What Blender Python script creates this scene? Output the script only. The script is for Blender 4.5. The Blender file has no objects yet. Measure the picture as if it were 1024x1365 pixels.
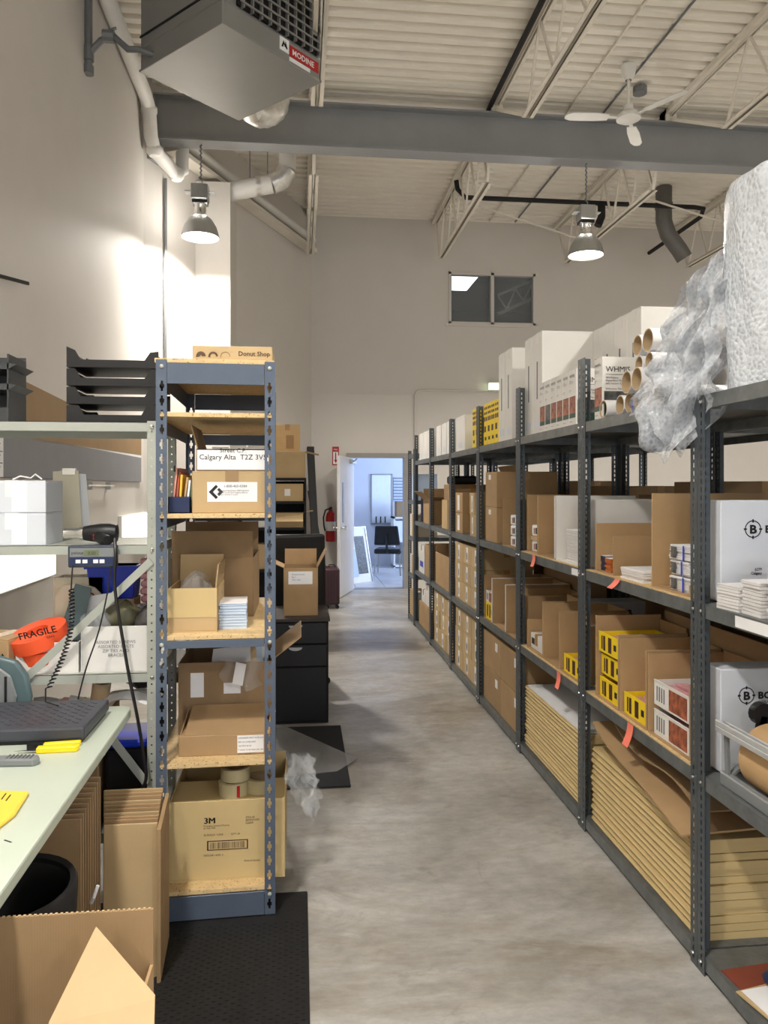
import bpy, math, random
from mathutils import Vector, Matrix
random.seed(11)
scene = bpy.context.scene
COL = scene.collection
# ---------------------------------------------------------------- camera
FPX = 1010.0
HC = 1.545                       # eye height
PSI = math.atan(112 / FPX)       # the camera looks a little right of the aisle
S_, C_ = math.sin(PSI), math.cos(PSI)
cd = bpy.data.cameras.new('camera')
cam = bpy.data.objects.new('camera', cd)
COL.objects.link(cam)
cd.sensor_width = 36
cd.lens = 36 * FPX / 1365
cd.shift_y = -32.5 / 1365
cd.clip_start = 0.02
cam.location = (0, 0, HC)
cam.rotation_euler = (math.pi / 2, 0, -PSI)
scene.camera = cam
# ---------------------------------------------------------------- world, exposure
w = bpy.data.worlds.new('world')
scene.world = w
w.use_nodes = True
bg = w.node_tree.nodes['Background']
bg.inputs[0].default_value = (0.55, 0.68, 1.0, 1)
bg.inputs[1].default_value = 0.6
vs = scene.view_settings
vs.view_transform = 'Standard'
vs.look = 'None'
vs.gamma = 1
vs.use_curve_mapping = False
vs.exposure = 0.45
LAMP_W = 80                     # watts of each high-bay lamp
LAMP_COL = (1.0, 0.945, 0.87)


# ---------------------------------------------------------------- measuring helpers
def ratio(px):
    u = (px - 512) / FPX
    return (S_ + u * C_) / (C_ - u * S_)


def Xat(px, Y):
    return ratio(px) * Y


def Yat(px, X):
    return X / ratio(px)


def Zat(py, X, Y):
    return HC + (650 - py) / FPX * (Y * C_ + X * S_)


# ---------------------------------------------------------------- mesh helpers
class MB:
    def __init__(s):
        s.v = []
        s.f = []

    def add(s, vs, fs):
        n = len(s.v)
        s.v += [tuple(p) for p in vs]
        s.f += [tuple(i + n for i in f) for f in fs]
        return s

    def box(s, x0, y0, z0, x1, y1, z1):
        x0, x1 = min(x0, x1), max(x0, x1)
        y0, y1 = min(y0, y1), max(y0, y1)
        z0, z1 = min(z0, z1), max(z0, z1)
        return s.add([(x0, y0, z0), (x1, y0, z0), (x1, y1, z0), (x0, y1, z0), (x0, y0, z1), (x1, y0, z1), (x1, y1, z1), (x0, y1, z1)],
                     [(0, 3, 2, 1), (4, 5, 6, 7), (0, 1, 5, 4), (1, 2, 6, 5), (2, 3, 7, 6), (3, 0, 4, 7)])

    def poly(s, pts, vec):
        n = len(pts)
        vec = Vector(vec)
        a = [Vector(p) for p in pts]
        nn = Vector((0, 0, 0))
        for i in range(n):
            nn += a[i].cross(a[(i + 1) % n])
        if nn.dot(vec) > 0:
            a.reverse()
        b = [p + vec for p in a]
        fs = [tuple(range(n)), tuple(reversed(range(n, 2 * n)))]
        for i in range(n):
            j = (i + 1) % n
            fs.append((i, i + n, j + n, j))
        return s.add(a + b, fs)

    def bar(s, p0, p1, w, h, up=(0, 0, 1)):
        p0, p1, up = Vector(p0), Vector(p1), Vector(up)
        d = (p1 - p0).normalized()
        if abs(d.dot(up)) > .99:
            up = Vector((0, 1, 0))
        r = d.cross(up).normalized()
        u = r.cross(d)
        q = [p0 + r * (w / 2) * a + u * (h / 2) * b for a, b in ((-1, -1), (1, -1), (1, 1), (-1, 1))]
        return s.poly(q, p1 - p0)

    def tube(s, pts, r, n=8, cap=True):
        pts = [Vector(p) for p in pts]
        k = len(pts)
        rs = r if isinstance(r, (list, tuple)) else [r] * k
        vs_, fs = [], []
        prev = None
        for i, p in enumerate(pts):
            d = (pts[min(i + 1, k - 1)] - pts[max(i - 1, 0)]).normalized()
            if prev is None:
                a = Vector((0, 0, 1)) if abs(d.z) < .9 else Vector((1, 0, 0))
                prev = d.cross(a).normalized()
            prev = (prev - d * prev.dot(d)).normalized()
            b = d.cross(prev)
            for j in range(n):
                t = 2 * math.pi * j / n
                vs_.append(p + (prev * math.cos(t) + b * math.sin(t)) * rs[i])
        for i in range(k - 1):
            for j in range(n):
                j2 = (j + 1) % n
                fs.append((i * n + j, i * n + j2, (i + 1) * n + j2, (i + 1) * n + j))
        if cap:
            fs.append(tuple(reversed(range(n))))
            fs.append(tuple((k - 1) * n + j for j in range(n)))
        return s.add(vs_, fs)

    def lathe(s, prof, n=16, c=(0, 0, 0), axis='z', close=False):
        vs_, fs = [], []
        for r, z in prof:
            for j in range(n):
                t = 2 * math.pi * j / n
                a, b = r * math.cos(t), r * math.sin(t)
                p = (a, b, z) if axis == 'z' else ((z, a, b) if axis == 'x' else (b, z, a))
                vs_.append((p[0] + c[0], p[1] + c[1], p[2] + c[2]))
        k = len(prof)
        for i in range(k if close else k - 1):
            i2 = (i + 1) % k
            for j in range(n):
                j2 = (j + 1) % n
                fs.append((i * n + j, i * n + j2, i2 * n + j2, i2 * n + j))
        return s.add(vs_, fs)

    def grid(s, fn, nu, nv):
        vs_ = [fn(i / nu, j / nv) for i in range(nu + 1) for j in range(nv + 1)]
        fs = []
        for i in range(nu):
            for j in range(nv):
                a = i * (nv + 1) + j
                fs.append((a, a + nv + 1, a + nv + 2, a + 1))
        return s.add(vs_, fs)

    def disc(s, c, r, n=12, axis='z', t=.002):
        pts = []
        for j in range(n):
            a = 2 * math.pi * j / n
            q = (r * math.cos(a), r * math.sin(a))
            pts.append({'z': (c[0] + q[0], c[1] + q[1], c[2]), 'x': (c[0], c[1] + q[0], c[2] + q[1]), 'y': (c[0] + q[0], c[1], c[2] + q[1])}[axis])
        return s.poly(pts, {'z': (0, 0, t), 'x': (t, 0, 0), 'y': (0, t, 0)}[axis])


def tag(o, label=None, cat=None, group=None, kind=None):
    if label:
        o['label'] = label
    if cat:
        o['category'] = cat
    if group:
        o['group'] = group
    if kind:
        o['kind'] = kind
    return o


def ob(name, mb, mat, parent=None, loc=(0, 0, 0), rot=(0, 0, 0), bev=0, smooth=False, solid=0, label=None, cat=None, group=None, kind=None, seg=1):
    if isinstance(mb, MB):
        me = bpy.data.meshes.new(name)
        me.from_pydata(mb.v, [], mb.f)
        me.materials.append(mat)
        if smooth:
            me.polygons.foreach_set('use_smooth', [True] * len(me.polygons))
            me.set_sharp_from_angle(angle=math.radians(40))
        me.update()
    else:
        me = mb
    o = bpy.data.objects.new(name, me)
    COL.objects.link(o)
    o.location = loc
    o.rotation_euler = rot
    if parent:
        o.parent = parent
    if solid:
        m = o.modifiers.new('solid', 'SOLIDIFY')
        m.thickness = solid
        m.offset = 0
    if bev:
        m = o.modifiers.new('bevel', 'BEVEL')
        m.width = bev
        m.segments = seg
        m.limit_method = 'ANGLE'
    return tag(o, label, cat, group, kind)


def thing(name, label, cat, loc=(0, 0, 0), rz=0, group=None):
    o = bpy.data.objects.new(name, None)
    COL.objects.link(o)
    o.empty_display_size = .1
    o.location = loc
    o.rotation_euler = (0, 0, rz)
    return tag(o, label, cat, group)


def dup(root, loc, rz=0, label=None, group=None, parent=None):
    r = root.copy()
    COL.objects.link(r)
    r.location = loc
    r.rotation_euler = (0, 0, rz)
    if label:
        r['label'] = label
    if group:
        r['group'] = group
    for ch in list(root.children):
        c = ch.copy()
        COL.objects.link(c)
        c.parent = r
        for g in list(ch.children):
            d = g.copy()
            COL.objects.link(d)
            d.parent = c
    return r


_tc = {}


def text(parent, s, size, loc, rot, mat, align='LEFT', sx=1.0, name='lettering', sp=1.0, bold=0.):
    key = (s, size, align, mat.name, sp, bold)
    if key not in _tc:
        cu = bpy.data.curves.new('t', 'FONT')
        cu.body = s
        cu.size = size
        cu.align_x = align
        cu.resolution_u = 2
        cu.space_line = sp
        cu.offset = bold * size
        o = bpy.data.objects.new('t', cu)
        COL.objects.link(o)
        dg = bpy.context.evaluated_depsgraph_get()
        me = bpy.data.meshes.new_from_object(o.evaluated_get(dg))
        bpy.data.objects.remove(o)
        me.materials.clear()
        me.materials.append(mat)
        _tc[key] = me
    o = bpy.data.objects.new(name, _tc[key])
    COL.objects.link(o)
    o.location = loc
    o.rotation_euler = rot
    o.scale = (sx, 1, 1)
    o.parent = parent
    return o


RY = (math.pi / 2, 0, 0)                    # faces -Y, toward the camera
RX = (math.pi / 2, 0, -math.pi / 2)         # faces -X, toward the aisle (from the right rack)
RT = (0, 0, 0)


# ---------------------------------------------------------------- materials
def lin(c):
    return tuple(((x / 255) / 12.92 if x <= 10 else (((x / 255) + .055) / 1.055) ** 2.4) for x in c)


def mat(name, col, rough=.6, metal=0., var=.1, scale=6., bump=0., bscale=150., rnd=.0, trans=0., alpha=1., emit=0., stretch=(1, 1, 1), spec=.5, wave=None, speck=None, ior=1.45):
    m = bpy.data.materials.new(name)
    m.use_nodes = True
    nt = m.node_tree
    N, L = nt.nodes, nt.links
    p = N['Principled BSDF']
    p.inputs['Roughness'].default_value = rough
    p.inputs['Metallic'].default_value = metal
    p.inputs['Specular IOR Level'].default_value = spec
    p.inputs['IOR'].default_value = ior
    p.inputs['Transmission Weight'].default_value = trans
    p.inputs['Alpha'].default_value = alpha
    c = lin(col)
    tc = N.new('ShaderNodeTexCoord')
    mp = N.new('ShaderNodeMapping')
    mp.inputs['Scale'].default_value = stretch
    L.new(tc.outputs['Object'], mp.inputs['Vector'])
    nz = N.new('ShaderNodeTexNoise')
    nz.inputs['Scale'].default_value = scale
    nz.inputs['Detail'].default_value = 5
    nz.inputs['Roughness'].default_value = .6
    L.new(mp.outputs[0], nz.inputs['Vector'])
    rp = N.new('ShaderNodeValToRGB')
    rp.color_ramp.elements[0].position = .3
    rp.color_ramp.elements[1].position = .7
    rp.color_ramp.elements[0].color = tuple(x * (1 - var) for x in c) + (1,)
    rp.color_ramp.elements[1].color = tuple(min(1, x * (1 + var)) for x in c) + (1,)
    L.new(nz.outputs['Fac'], rp.inputs['Fac'])
    out = rp.outputs['Color']
    if speck:                                   # (scale, colour, threshold)
        n2 = N.new('ShaderNodeTexNoise')
        n2.inputs['Scale'].default_value = speck[0]
        n2.inputs['Detail'].default_value = 3
        L.new(mp.outputs[0], n2.inputs['Vector'])
        r2 = N.new('ShaderNodeValToRGB')
        r2.color_ramp.elements[0].position = speck[2]
        r2.color_ramp.elements[1].position = speck[2] + .08
        L.new(n2.outputs['Fac'], r2.inputs['Fac'])
        mx = N.new('ShaderNodeMix')
        mx.data_type = 'RGBA'
        L.new(r2.outputs['Color'], mx.inputs['Factor'])
        L.new(out, mx.inputs['A'])
        mx.inputs['B'].default_value = lin(speck[1]) + (1,)
        out = mx.outputs['Result']
    if rnd:
        oi = N.new('ShaderNodeObjectInfo')
        mr = N.new('ShaderNodeMapRange')
        mr.inputs['To Min'].default_value = 1 - rnd
        mr.inputs['To Max'].default_value = 1 + rnd
        L.new(oi.outputs['Random'], mr.inputs['Value'])
        hs = N.new('ShaderNodeHueSaturation')
        L.new(mr.outputs[0], hs.inputs['Value'])
        L.new(out, hs.inputs['Color'])
        out = hs.outputs['Color']
    L.new(out, p.inputs['Base Color'])
    if emit:
        L.new(out, p.inputs['Emission Color'])
        p.inputs['Emission Strength'].default_value = emit
    if bump or wave:
        bp = N.new('ShaderNodeBump')
        bp.inputs['Strength'].default_value = bump or .2
        bp.inputs['Distance'].default_value = .003
        if wave:                                # (direction, scale)
            wv = N.new('ShaderNodeTexWave')
            wv.bands_direction = wave[0]
            wv.inputs['Scale'].default_value = wave[1]
            wv.inputs['Distortion'].default_value = .6
            L.new(mp.outputs[0], wv.inputs['Vector'])
            L.new(wv.outputs['Fac'], bp.inputs['Height'])
        else:
            n3 = N.new('ShaderNodeTexNoise')
            n3.inputs['Scale'].default_value = bscale
            n3.inputs['Detail'].default_value = 3
            L.new(mp.outputs[0], n3.inputs['Vector'])
            L.new(n3.outputs['Fac'], bp.inputs['Height'])
        L.new(bp.outputs[0], p.inputs['Normal'])
    return m


def bubble_mat(name, alpha, scale):
    m = mat(name, (218, 224, 232), rough=.22, var=.03, alpha=alpha, spec=.8)
    nt = m.node_tree
    N, L = nt.nodes, nt.links
    p = N['Principled BSDF']
    tc = N.new('ShaderNodeTexCoord')
    vo = N.new('ShaderNodeTexVoronoi')
    vo.inputs['Scale'].default_value = scale
    L.new(tc.outputs['UV' if False else 'Object'], vo.inputs['Vector'])
    bp = N.new('ShaderNodeBump')
    bp.invert = True
    bp.inputs['Strength'].default_value = .65
    bp.inputs['Distance'].default_value = .008
    L.new(vo.outputs['Distance'], bp.inputs['Height'])
    L.new(bp.outputs[0], p.inputs['Normal'])
    r = N.new('ShaderNodeMapRange')
    r.inputs['From Max'].default_value = .6
    r.inputs['To Min'].default_value = max(0, alpha - .07)
    r.inputs['To Max'].default_value = min(1, alpha + .14)
    L.new(vo.outputs['Distance'], r.inputs['Value'])
    L.new(r.outputs[0], p.inputs['Alpha'])
    return m


def concrete_mat():
    m = bpy.data.materials.new('polished_concrete')
    m.use_nodes = True
    nt = m.node_tree
    N, L = nt.nodes, nt.links
    p = N['Principled BSDF']
    tc0 = N.new('ShaderNodeTexCoord')
    tc = N.new('ShaderNodeMapping')
    tc.inputs['Scale'].default_value = (.75, 1.25, 1)
    L.new(tc0.outputs['Object'], tc.inputs['Vector'])

    def noise(scale, det, rough=.6, dist=0.):
        n = N.new('ShaderNodeTexNoise')
        n.inputs['Scale'].default_value = scale
        n.inputs['Detail'].default_value = det
        n.inputs['Roughness'].default_value = rough
        n.inputs['Distortion'].default_value = dist
        L.new(tc.outputs[0], n.inputs['Vector'])
        return n.outputs['Fac']

    def ramp(f, a, b, ca, cb):
        r = N.new('ShaderNodeValToRGB')
        r.color_ramp.elements[0].position = a
        r.color_ramp.elements[1].position = b
        r.color_ramp.elements[0].color = lin(ca) + (1,)
        r.color_ramp.elements[1].color = lin(cb) + (1,)
        L.new(f, r.inputs['Fac'])
        return r.outputs['Color']

    def mix(f, a, b, mode='MIX', k=None):
        x = N.new('ShaderNodeMix')
        x.data_type = 'RGBA'
        x.blend_type = mode
        if k is None:
            L.new(f, x.inputs['Factor'])
        else:
            x.inputs['Factor'].default_value = k
        L.new(a, x.inputs['A'])
        L.new(b, x.inputs['B'])
        return x.outputs['Result']
    base = ramp(noise(1.1, 8, .62, .4), .32, .68, (150, 147, 140), (212, 210, 206))
    fine = ramp(noise(14, 6, .7), .3, .7, (205, 205, 205), (255, 255, 255))
    col = mix(None, base, fine, 'MULTIPLY', .8)
    st = ramp(noise(.9, 9, .72, .8), .48, .66, (0, 0, 0), (235, 235, 235))
    brown = ramp(noise(5, 5), .3, .7, (120, 107, 86), (152, 139, 116))
    col = mix(st, col, brown)
    st2 = ramp(noise(2.2, 10, .75, 1.2), .56, .72, (0, 0, 0), (210, 210, 210))
    dark = ramp(noise(20, 3), .3, .7, (92, 87, 78), (112, 106, 97))
    col = mix(st2, col, dark)
    lt = ramp(noise(1.7, 7, .7, .6), .62, .75, (0, 0, 0), (180, 180, 180))
    pale = ramp(noise(9, 4), .3, .7, (198, 197, 194), (212, 211, 208))
    col = mix(lt, col, pale)
    L.new(col, p.inputs['Base Color'])
    r = N.new('ShaderNodeMapRange')
    r.inputs['To Min'].default_value = .22
    r.inputs['To Max'].default_value = .5
    L.new(noise(3, 6), r.inputs['Value'])
    L.new(r.outputs[0], p.inputs['Roughness'])
    bp = N.new('ShaderNodeBump')
    bp.inputs['Strength'].default_value = .08
    bp.inputs['Distance'].default_value = .004
    L.new(noise(40, 5), bp.inputs['Height'])
    L.new(bp.outputs[0], p.inputs['Normal'])
    return m


CARD = mat('brown_cardboard', (170, 140, 102), .75, var=.09, scale=5, rnd=.10, wave=('X', 60), bump=.06)
CARD2 = mat('kraft_cardboard', (188, 162, 121), .7, var=.07, scale=4, rnd=.08, bump=.08, bscale=90)
CARDY = mat('tan_cardboard', (200, 176, 126), .65, var=.05, scale=3, rnd=.03, bump=.05, bscale=90)
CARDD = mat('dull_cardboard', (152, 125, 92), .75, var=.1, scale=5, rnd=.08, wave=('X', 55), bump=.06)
KRAFT = mat('kraft_paper', (190, 156, 112), .6, var=.05, scale=6, bump=.05, bscale=60)
WCARD = mat('white_card', (225, 223, 219), .55, var=.03, scale=5, rnd=.03, bump=.05, bscale=60)
WCARDB = mat('bluish_white_card', (214, 219, 228), .5, var=.03, scale=5, rnd=.03)
PAPER = mat('white_paper', (236, 236, 238), .65, var=.03, scale=12, rnd=.04)
PAPERG = mat('page_edges', (222, 220, 220), .7, var=.12, scale=18, stretch=(1, 1, 40), rnd=.05)
PINKP = mat('pink_packets', (222, 160, 166), .35, var=.3, scale=25)
CREAM = mat('cream_card', (226, 216, 192), .6, var=.05)
TAPE = mat('packing_tape', (172, 134, 84), .25, var=.04, scale=10)
CLEAR = mat('clear_plastic', (235, 240, 244), .12, var=.02, alpha=.17, spec=1.0, bump=.9, bscale=26)
STEEL = mat('dark_grey_steel', (84, 91, 96), .42, .35, var=.08, scale=12, rnd=.04)
GALV = mat('galvanised_shelf', (112, 116, 117), .42, .45, var=.22, scale=16, bump=.04)
BLUE = mat('slate_blue_steel', (86, 97, 114), .4, .15, var=.06, scale=10)
PALE = mat('pale_grey_steel', (176, 180, 172), .4, .2, var=.04, scale=10)
SILVER = mat('brushed_aluminium', (180, 182, 182), .32, .9, var=.06, scale=20)
CHROME = mat('bright_metal', (225, 225, 222), .15, 1., var=.03)
FOIL = mat('silver_foil', (222, 220, 215), .35, .7, var=.15, scale=18, bump=.5, bscale=40)
PBOARD = mat('particle_board', (212, 184, 136), .65, var=.12, scale=30, speck=(140, (150, 112, 62), .60))
BLACK = mat('black_plastic', (24, 24, 26), .42, var=.1, rnd=.05)
BLACKM = mat('black_matte', (22, 21, 22), .7, var=.15, scale=12)
RUBBER = mat('black_rubber_mat', (30, 30, 31), .6, var=.2, scale=20, bump=.5, bscale=120)
CARPET = mat('charcoal_carpet', (44, 45, 49), .95, var=.35, scale=180, bump=.6, bscale=240)
WALL = mat('painted_wall', (208, 203, 196), .62, var=.018, scale=2.5, bump=.04, bscale=70)
DECK = mat('cream_metal_deck', (232, 226, 214), .45, .0, var=.03, scale=3)
WSTEEL = mat('cream_painted_steel', (222, 215, 202), .5, var=.04)
BEAMG = mat('grey_painted_steel', (146, 148, 150), .45, .1, var=.05, scale=3)
HEATG = mat('heater_grey', (140, 140, 137), .4, .15, var=.05, scale=2)
PVC = mat('white_pipe', (224, 222, 217), .45, var=.03)
PIPEG = mat('grey_pipe', (120, 122, 124), .45, .3, var=.08)
DUCTG = mat('dull_grey_duct', (108, 106, 102), .5, .3, var=.1)
INK = mat('black_ink', (26, 25, 27), .6, var=.05)
INKG = mat('grey_ink', (112, 112, 118), .6, var=.05)
INKB = mat('brown_ink', (88, 66, 50), .6, var=.05)
RED = mat('red_paint', (176, 32, 30), .4, var=.05)
ORANGE = mat('fluorescent_orange', (255, 96, 52), .5, var=.05)
PEACH = mat('coral_sticky_note', (248, 130, 108), .6, var=.04)
YELLOW = mat('yellow_card', (244, 212, 32), .45, var=.04, rnd=.03)
MAROON = mat('dark_brown_print', (70, 34, 26), .5, var=.3, scale=40)
PHOTO = mat('rust_photo_print', (150, 84, 58), .4, var=.75, scale=38)
PHOTOG = mat('dark_green_print', (24, 66, 52), .4, var=.2, scale=40)
PHOTOK = mat('dark_photo_print', (84, 84, 82), .4, var=.75, scale=30)
NAVY = mat('navy_plastic', (34, 46, 84), .4, var=.1)
BLUEP = mat('blue_plastic', (24, 56, 196), .35, var=.05)
TEAL = mat('teal_grey_plastic', (84, 104, 108), .3, var=.06)
GREYP = mat('grey_plastic', (124, 128, 130), .45, var=.05)
SCALEG = mat('dark_scale_plastic', (66, 68, 76), .45, var=.08, bump=.1, bscale=80)
TABLE = mat('table_laminate', (186, 196, 182), .35, var=.025, scale=4)
GPANEL = mat('grey_board', (132, 132, 136), .6, var=.04)
HARDB = mat('hardboard', (150, 122, 84), .7, var=.06)
MAIL = mat('yellow_envelope', (238, 196, 74), .6, var=.05)
LBLUE = mat('light_blue_paper', (190, 208, 230), .6, var=.05)
OPRINT = mat('orange_covers', (196, 104, 40), .5, var=.3, scale=40, stretch=(1, 1, 20))
CORE = mat('tube_card', (190, 166, 132), .7, var=.06)
BUBBLE = bubble_mat('bubble_wrap', .82, 70)
BUBBLE2 = bubble_mat('loose_bubble_wrap', .38, 70)
TAPEROLL = mat('clear_tape_roll', (214, 202, 160), .18, var=.06, trans=.25)
SUIT = mat('maroon_suitcase', (58, 34, 42), .35, var=.1)
DOORM = mat('door_paint', (206, 206, 208), .4, var=.02)
FRAMEG = mat('door_frame_paint', (150, 147, 142), .45, var=.03)
TILEM = mat('ceramic_tile', (196, 194, 194), .3, var=.08, scale=4, rnd=.05)
OWALL = mat('office_wall', (206, 208, 214), .7, var=.02)
WBOARD = mat('whiteboard_face', (232, 236, 240), .15, var=.03)
GLASS = mat('window_glass', (180, 186, 190), .03, var=.01, alpha=.22, spec=.8)
GLOW = mat('lamp_glow', (255, 246, 228), emit=9, var=.01)
GLOWF = mat('wall_patch_glow', (250, 252, 236), emit=1.15, var=.06, scale=2)  # emission for the stand-in panels on the left wall
GLOWG = mat('exit_lamp_glow', (226, 255, 190), emit=2.2, var=.02)
GLOWP = mat('ceiling_panel_glow', (250, 252, 255), emit=2.6, var=.01)
GLOWW = mat('daylight_window', (196, 214, 255), emit=4.0, var=.03)
DARKR = mat('dim_room', (58, 58, 62), .8, var=.05)
LCD = mat('lcd_screen', (112, 122, 92), .25, var=.05)
CONC = concrete_mat()
# ================================================================ THE ROOM
ZC = 5.66
XL, YF = -1.55, 11.5
PI = math.pi


def struct(name, mb, m, label=None, **k):
    return ob(name, mb, m, kind='structure', label=label, **k)


struct('floor', MB().box(-1.75, -6.1, -.12, 9.1, YF + .08, 0), CONC, label='worn polished grey concrete floor of the aisle')
struct('wall_left', MB().box(XL - .15, -6.1, 0, XL, 7.82, 5.85), WALL, label='tall off-white painted wall on the left')
dd = Vector((1.72, 3.73, 0)).normalized()
dn = Vector((-dd.y, dd.x, 0)) * .15
a, b = Vector((XL, 7.77, 0)), Vector((.17, 11.5, 0))
struct('wall_diagonal', MB().poly([a, b, b + dn, a + dn], (0, 0, 5.85)), WALL, label='off-white slanted wall joining left and far walls')
cx0, cx1, cy0 = Xat(258, 8.62), Xat(307, 8.62), 8.62
struct('wall_column', MB().poly([(cx0 - .02, cy0, 0), (cx1, cy0, 0), (cx1, 9.45, 0)], (0, 0, Zat(243, cx1, cy0))), WALL, label='white boxed column standing against slanted wall')
DX0, DX1, DZ = .76, 1.60, 2.02
WX0, WX1, WZ0, WZ1 = 2.28, 3.65, 4.07, 4.87
fw = MB()
fw.box(.0, YF, 0, DX0, YF + .14, 5.85).box(DX0, YF, DZ, DX1, YF + .14, 5.85)
fw.box(DX1, YF, 0, WX0, YF + .14, 5.85).box(WX0, YF, 0, WX1, YF + .14, WZ0).box(WX0, YF, WZ1, WX1, YF + .14, 5.85).box(WX1, YF, 0, 9.1, YF + .14, 5.85)
struct('wall_far', fw, WALL, label='off-white far wall with doorway and high window')
struct('wall_right', MB().box(9, -6.1, 0, 9.15, YF + .1, 5.85), WALL, label='off-white wall on the right')
nw = MB().box(-1.75, -6.25, 0, -.5, -6.1, 5.85).box(6.5, -6.25, 0, 9.15, -6.1, 5.85).box(-.5, -6.25, 0, 6.5, -6.1, .5).box(-.5, -6.25, 3.9, 6.5, -6.1, 5.85)
struct('wall_near', nw, WALL, label='off-white wall behind the viewer')
w3 = thing('fill_window', None, None, (0, 0, 0))  # unseen window, added behind the viewer as a soft fill source
tag(w3, 'unseen window added behind the viewer for fill light', kind='structure')
g = MB().box(-.5, -6.2, .5, 6.5, -6.14, .56).box(-.5, -6.2, 3.84, 6.5, -6.14, 3.9)
for k in range(5):
    g.box(-.5 + k * 1.735, -6.2, .56, -.44 + k * 1.735, -6.14, 3.84)
ob('window_frame', g, FRAMEG, w3)
for k in range(4):
    ob('pane', MB().box(-.44 + k * 1.735, -6.173, .56, 1.235 + k * 1.735, -6.167, 3.84), GLASS, w3)
ld = bpy.data.lights.new('window_fill', 'AREA')  # frontal fill light added outside the unseen window
ld.shape = 'RECTANGLE'
ld.size, ld.size_y = 6.8, 3.2
ld.energy = 150
ld.color = (.86, .93, 1.0)
lo = bpy.data.objects.new('fill_window_light', ld)
COL.objects.link(lo)
lo.location = (3.0, -6.35, 2.2)
lo.rotation_euler = (math.radians(90), 0, 0)
# corrugated deck, ribs along X
prof = []
y = -6.2
while y < YF + .2:
    prof += [(y, 5.66), (y + .075, 5.66), (y + .095, 5.70), (y + .135, 5.70), (y + .15, 5.66)]
    y += .15
dk = MB()
for (y0, z0), (y1, z1) in zip(prof[:-1], prof[1:]):
    if y1 - y0 > 1e-4:
        dk.add([(-1.75, y0, z0), (9.1, y0, z0), (9.1, y1, z1), (-1.75, y1, z1)], [(0, 3, 2, 1)])
dk.box(-1.75, -6.2, 5.72, 9.1, YF + .2, 5.86)
struct('ceiling', dk, DECK, label='cream corrugated metal roof deck')
struct('trim_1', MB().box(.18, YF - .006, 2.965, 2.9, YF, 2.99), WALL, label='thin horizontal seam strip on the far wall')
# door frame, door, window
df = MB()
for x0, x1 in ((DX0 - .06, DX0 + .02), (DX1 - .02, DX1 + .06)):
    df.box(x0, YF - .035, 0, x1, YF + .15, DZ + .05)
df.box(DX0 + .02, YF - .035, DZ - .02, DX1 - .02, YF + .15, DZ + .05)
struct('trim_2', df, FRAMEG, label='grey metal door frame in far wall')
dr = struct('door_1', MB().box(0, -.022, .01, .93, .022, DZ - .03), DOORM, label='pale grey door standing open into the warehouse', loc=(DX0 + .03, YF - .06, 0), rot=(0, 0, math.radians(-106)), bev=.003)
ob('vision_panel', MB().box(.70, -.026, 1.05, .79, .026, 1.62), mat('dark_glass', (40, 44, 50), .1), dr)
kn = MB()
for s in (-1, 1):
    kn.lathe([(.0, s * .022), (.03, s * .024), (.03, s * .03), (.012, s * .032), (.012, s * .06), (.028, s * .068), (.032, s * .085), (.02, s * .1), (0, s * .102)], 12, (.86, 0, .98), 'y')
ob('door_knob', kn, CHROME, dr, smooth=True)
cl = MB().box(.05, .022, 1.90, .32, .07, 1.96).bar((.2, .06, 1.93), (.42, .16, 1.97), .02, .012)
ob('door_closer', cl, SILVER, dr)
win = thing('window_1', None, None, (0, 0, 0))
tag(win, 'dark two-pane high window in far wall', kind='structure')
wf = MB()
xm = (WX0 + WX1) / 2
for x0, x1 in ((WX0, WX0 + .035), (xm - .025, xm + .025), (WX1 - .035, WX1)):
    wf.box(x0, YF - .02, WZ0, x1, YF + .1, WZ1)
wf.box(WX0, YF - .02, WZ0, WX1, YF + .1, WZ0 + .035).box(WX0, YF - .02, WZ1 - .035, WX1, YF + .1, WZ1)
wf.box(WX0 - .05, YF - .03, WZ0 - .035, WX1 + .05, YF, WZ0)
ob('window_frame', wf, WALL, win)
for x0, x1 in ((WX0 + .035, xm - .025), (xm + .025, WX1 - .035)):
    ob('pane', MB().box(x0, YF + .045, WZ0 + .035, x1, YF + .053, WZ1 - .035), GLASS, win)
    g = MB()
    for q in ((x0, WZ0 + .035, x0 + .018, WZ1 - .035), (x1 - .018, WZ0 + .035, x1, WZ1 - .035), (x0, WZ0 + .035, x1, WZ0 + .053), (x0, WZ1 - .053, x1, WZ1 - .035)):
        g.box(q[0], YF + .03, q[1], q[2], YF + .042, q[3])
    ob('sash', g, GREYP, win)
# the dim room behind the high window
ur = MB().box(1.4, YF + .14, 3.3, 5.6, 16, 3.4).box(1.4, YF + .14, 5.33, 5.6, 16, 5.4).box(1.3, YF + .14, 3.3, 1.4, 16, 5.4).box(5.6, YF + .14, 3.3, 5.7, 16, 5.4).box(1.3, 16, 3.3, 5.7, 16.1, 5.4)
struct('wall_upper_room', ur, DARKR, label='dim room beyond the high window')
t = thing('ceiling_panel_lamp', 'bright square ceiling panel seen through left pane of high window', 'lamp', (2.95, 13.75, 5.315))
ob('diffuser', MB().box(-.27, -.5, 0, .22, .5, .012), GLOWP, t)
ob('rim', MB().box(-.3, -.53, .004, .25, -.5, .016).box(-.3, .5, .004, .25, .53, .016), GREYP, t)
t = thing('interior_joist', 'pale open-web joist seen through right pane of high window', 'joist', (0, 0, 0))
p0, p1 = Vector((3.3, 12.4, 4.45)), Vector((4.35, 12.9, 5.0))
ob('bottom_chord', MB().bar(p0, p1, .05, .05), WSTEEL, t)
ob('top_chord', MB().bar(p0 + Vector((0, 0, .32)), p1 + Vector((0, 0, .3)), .04, .04), WSTEEL, t)
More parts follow.
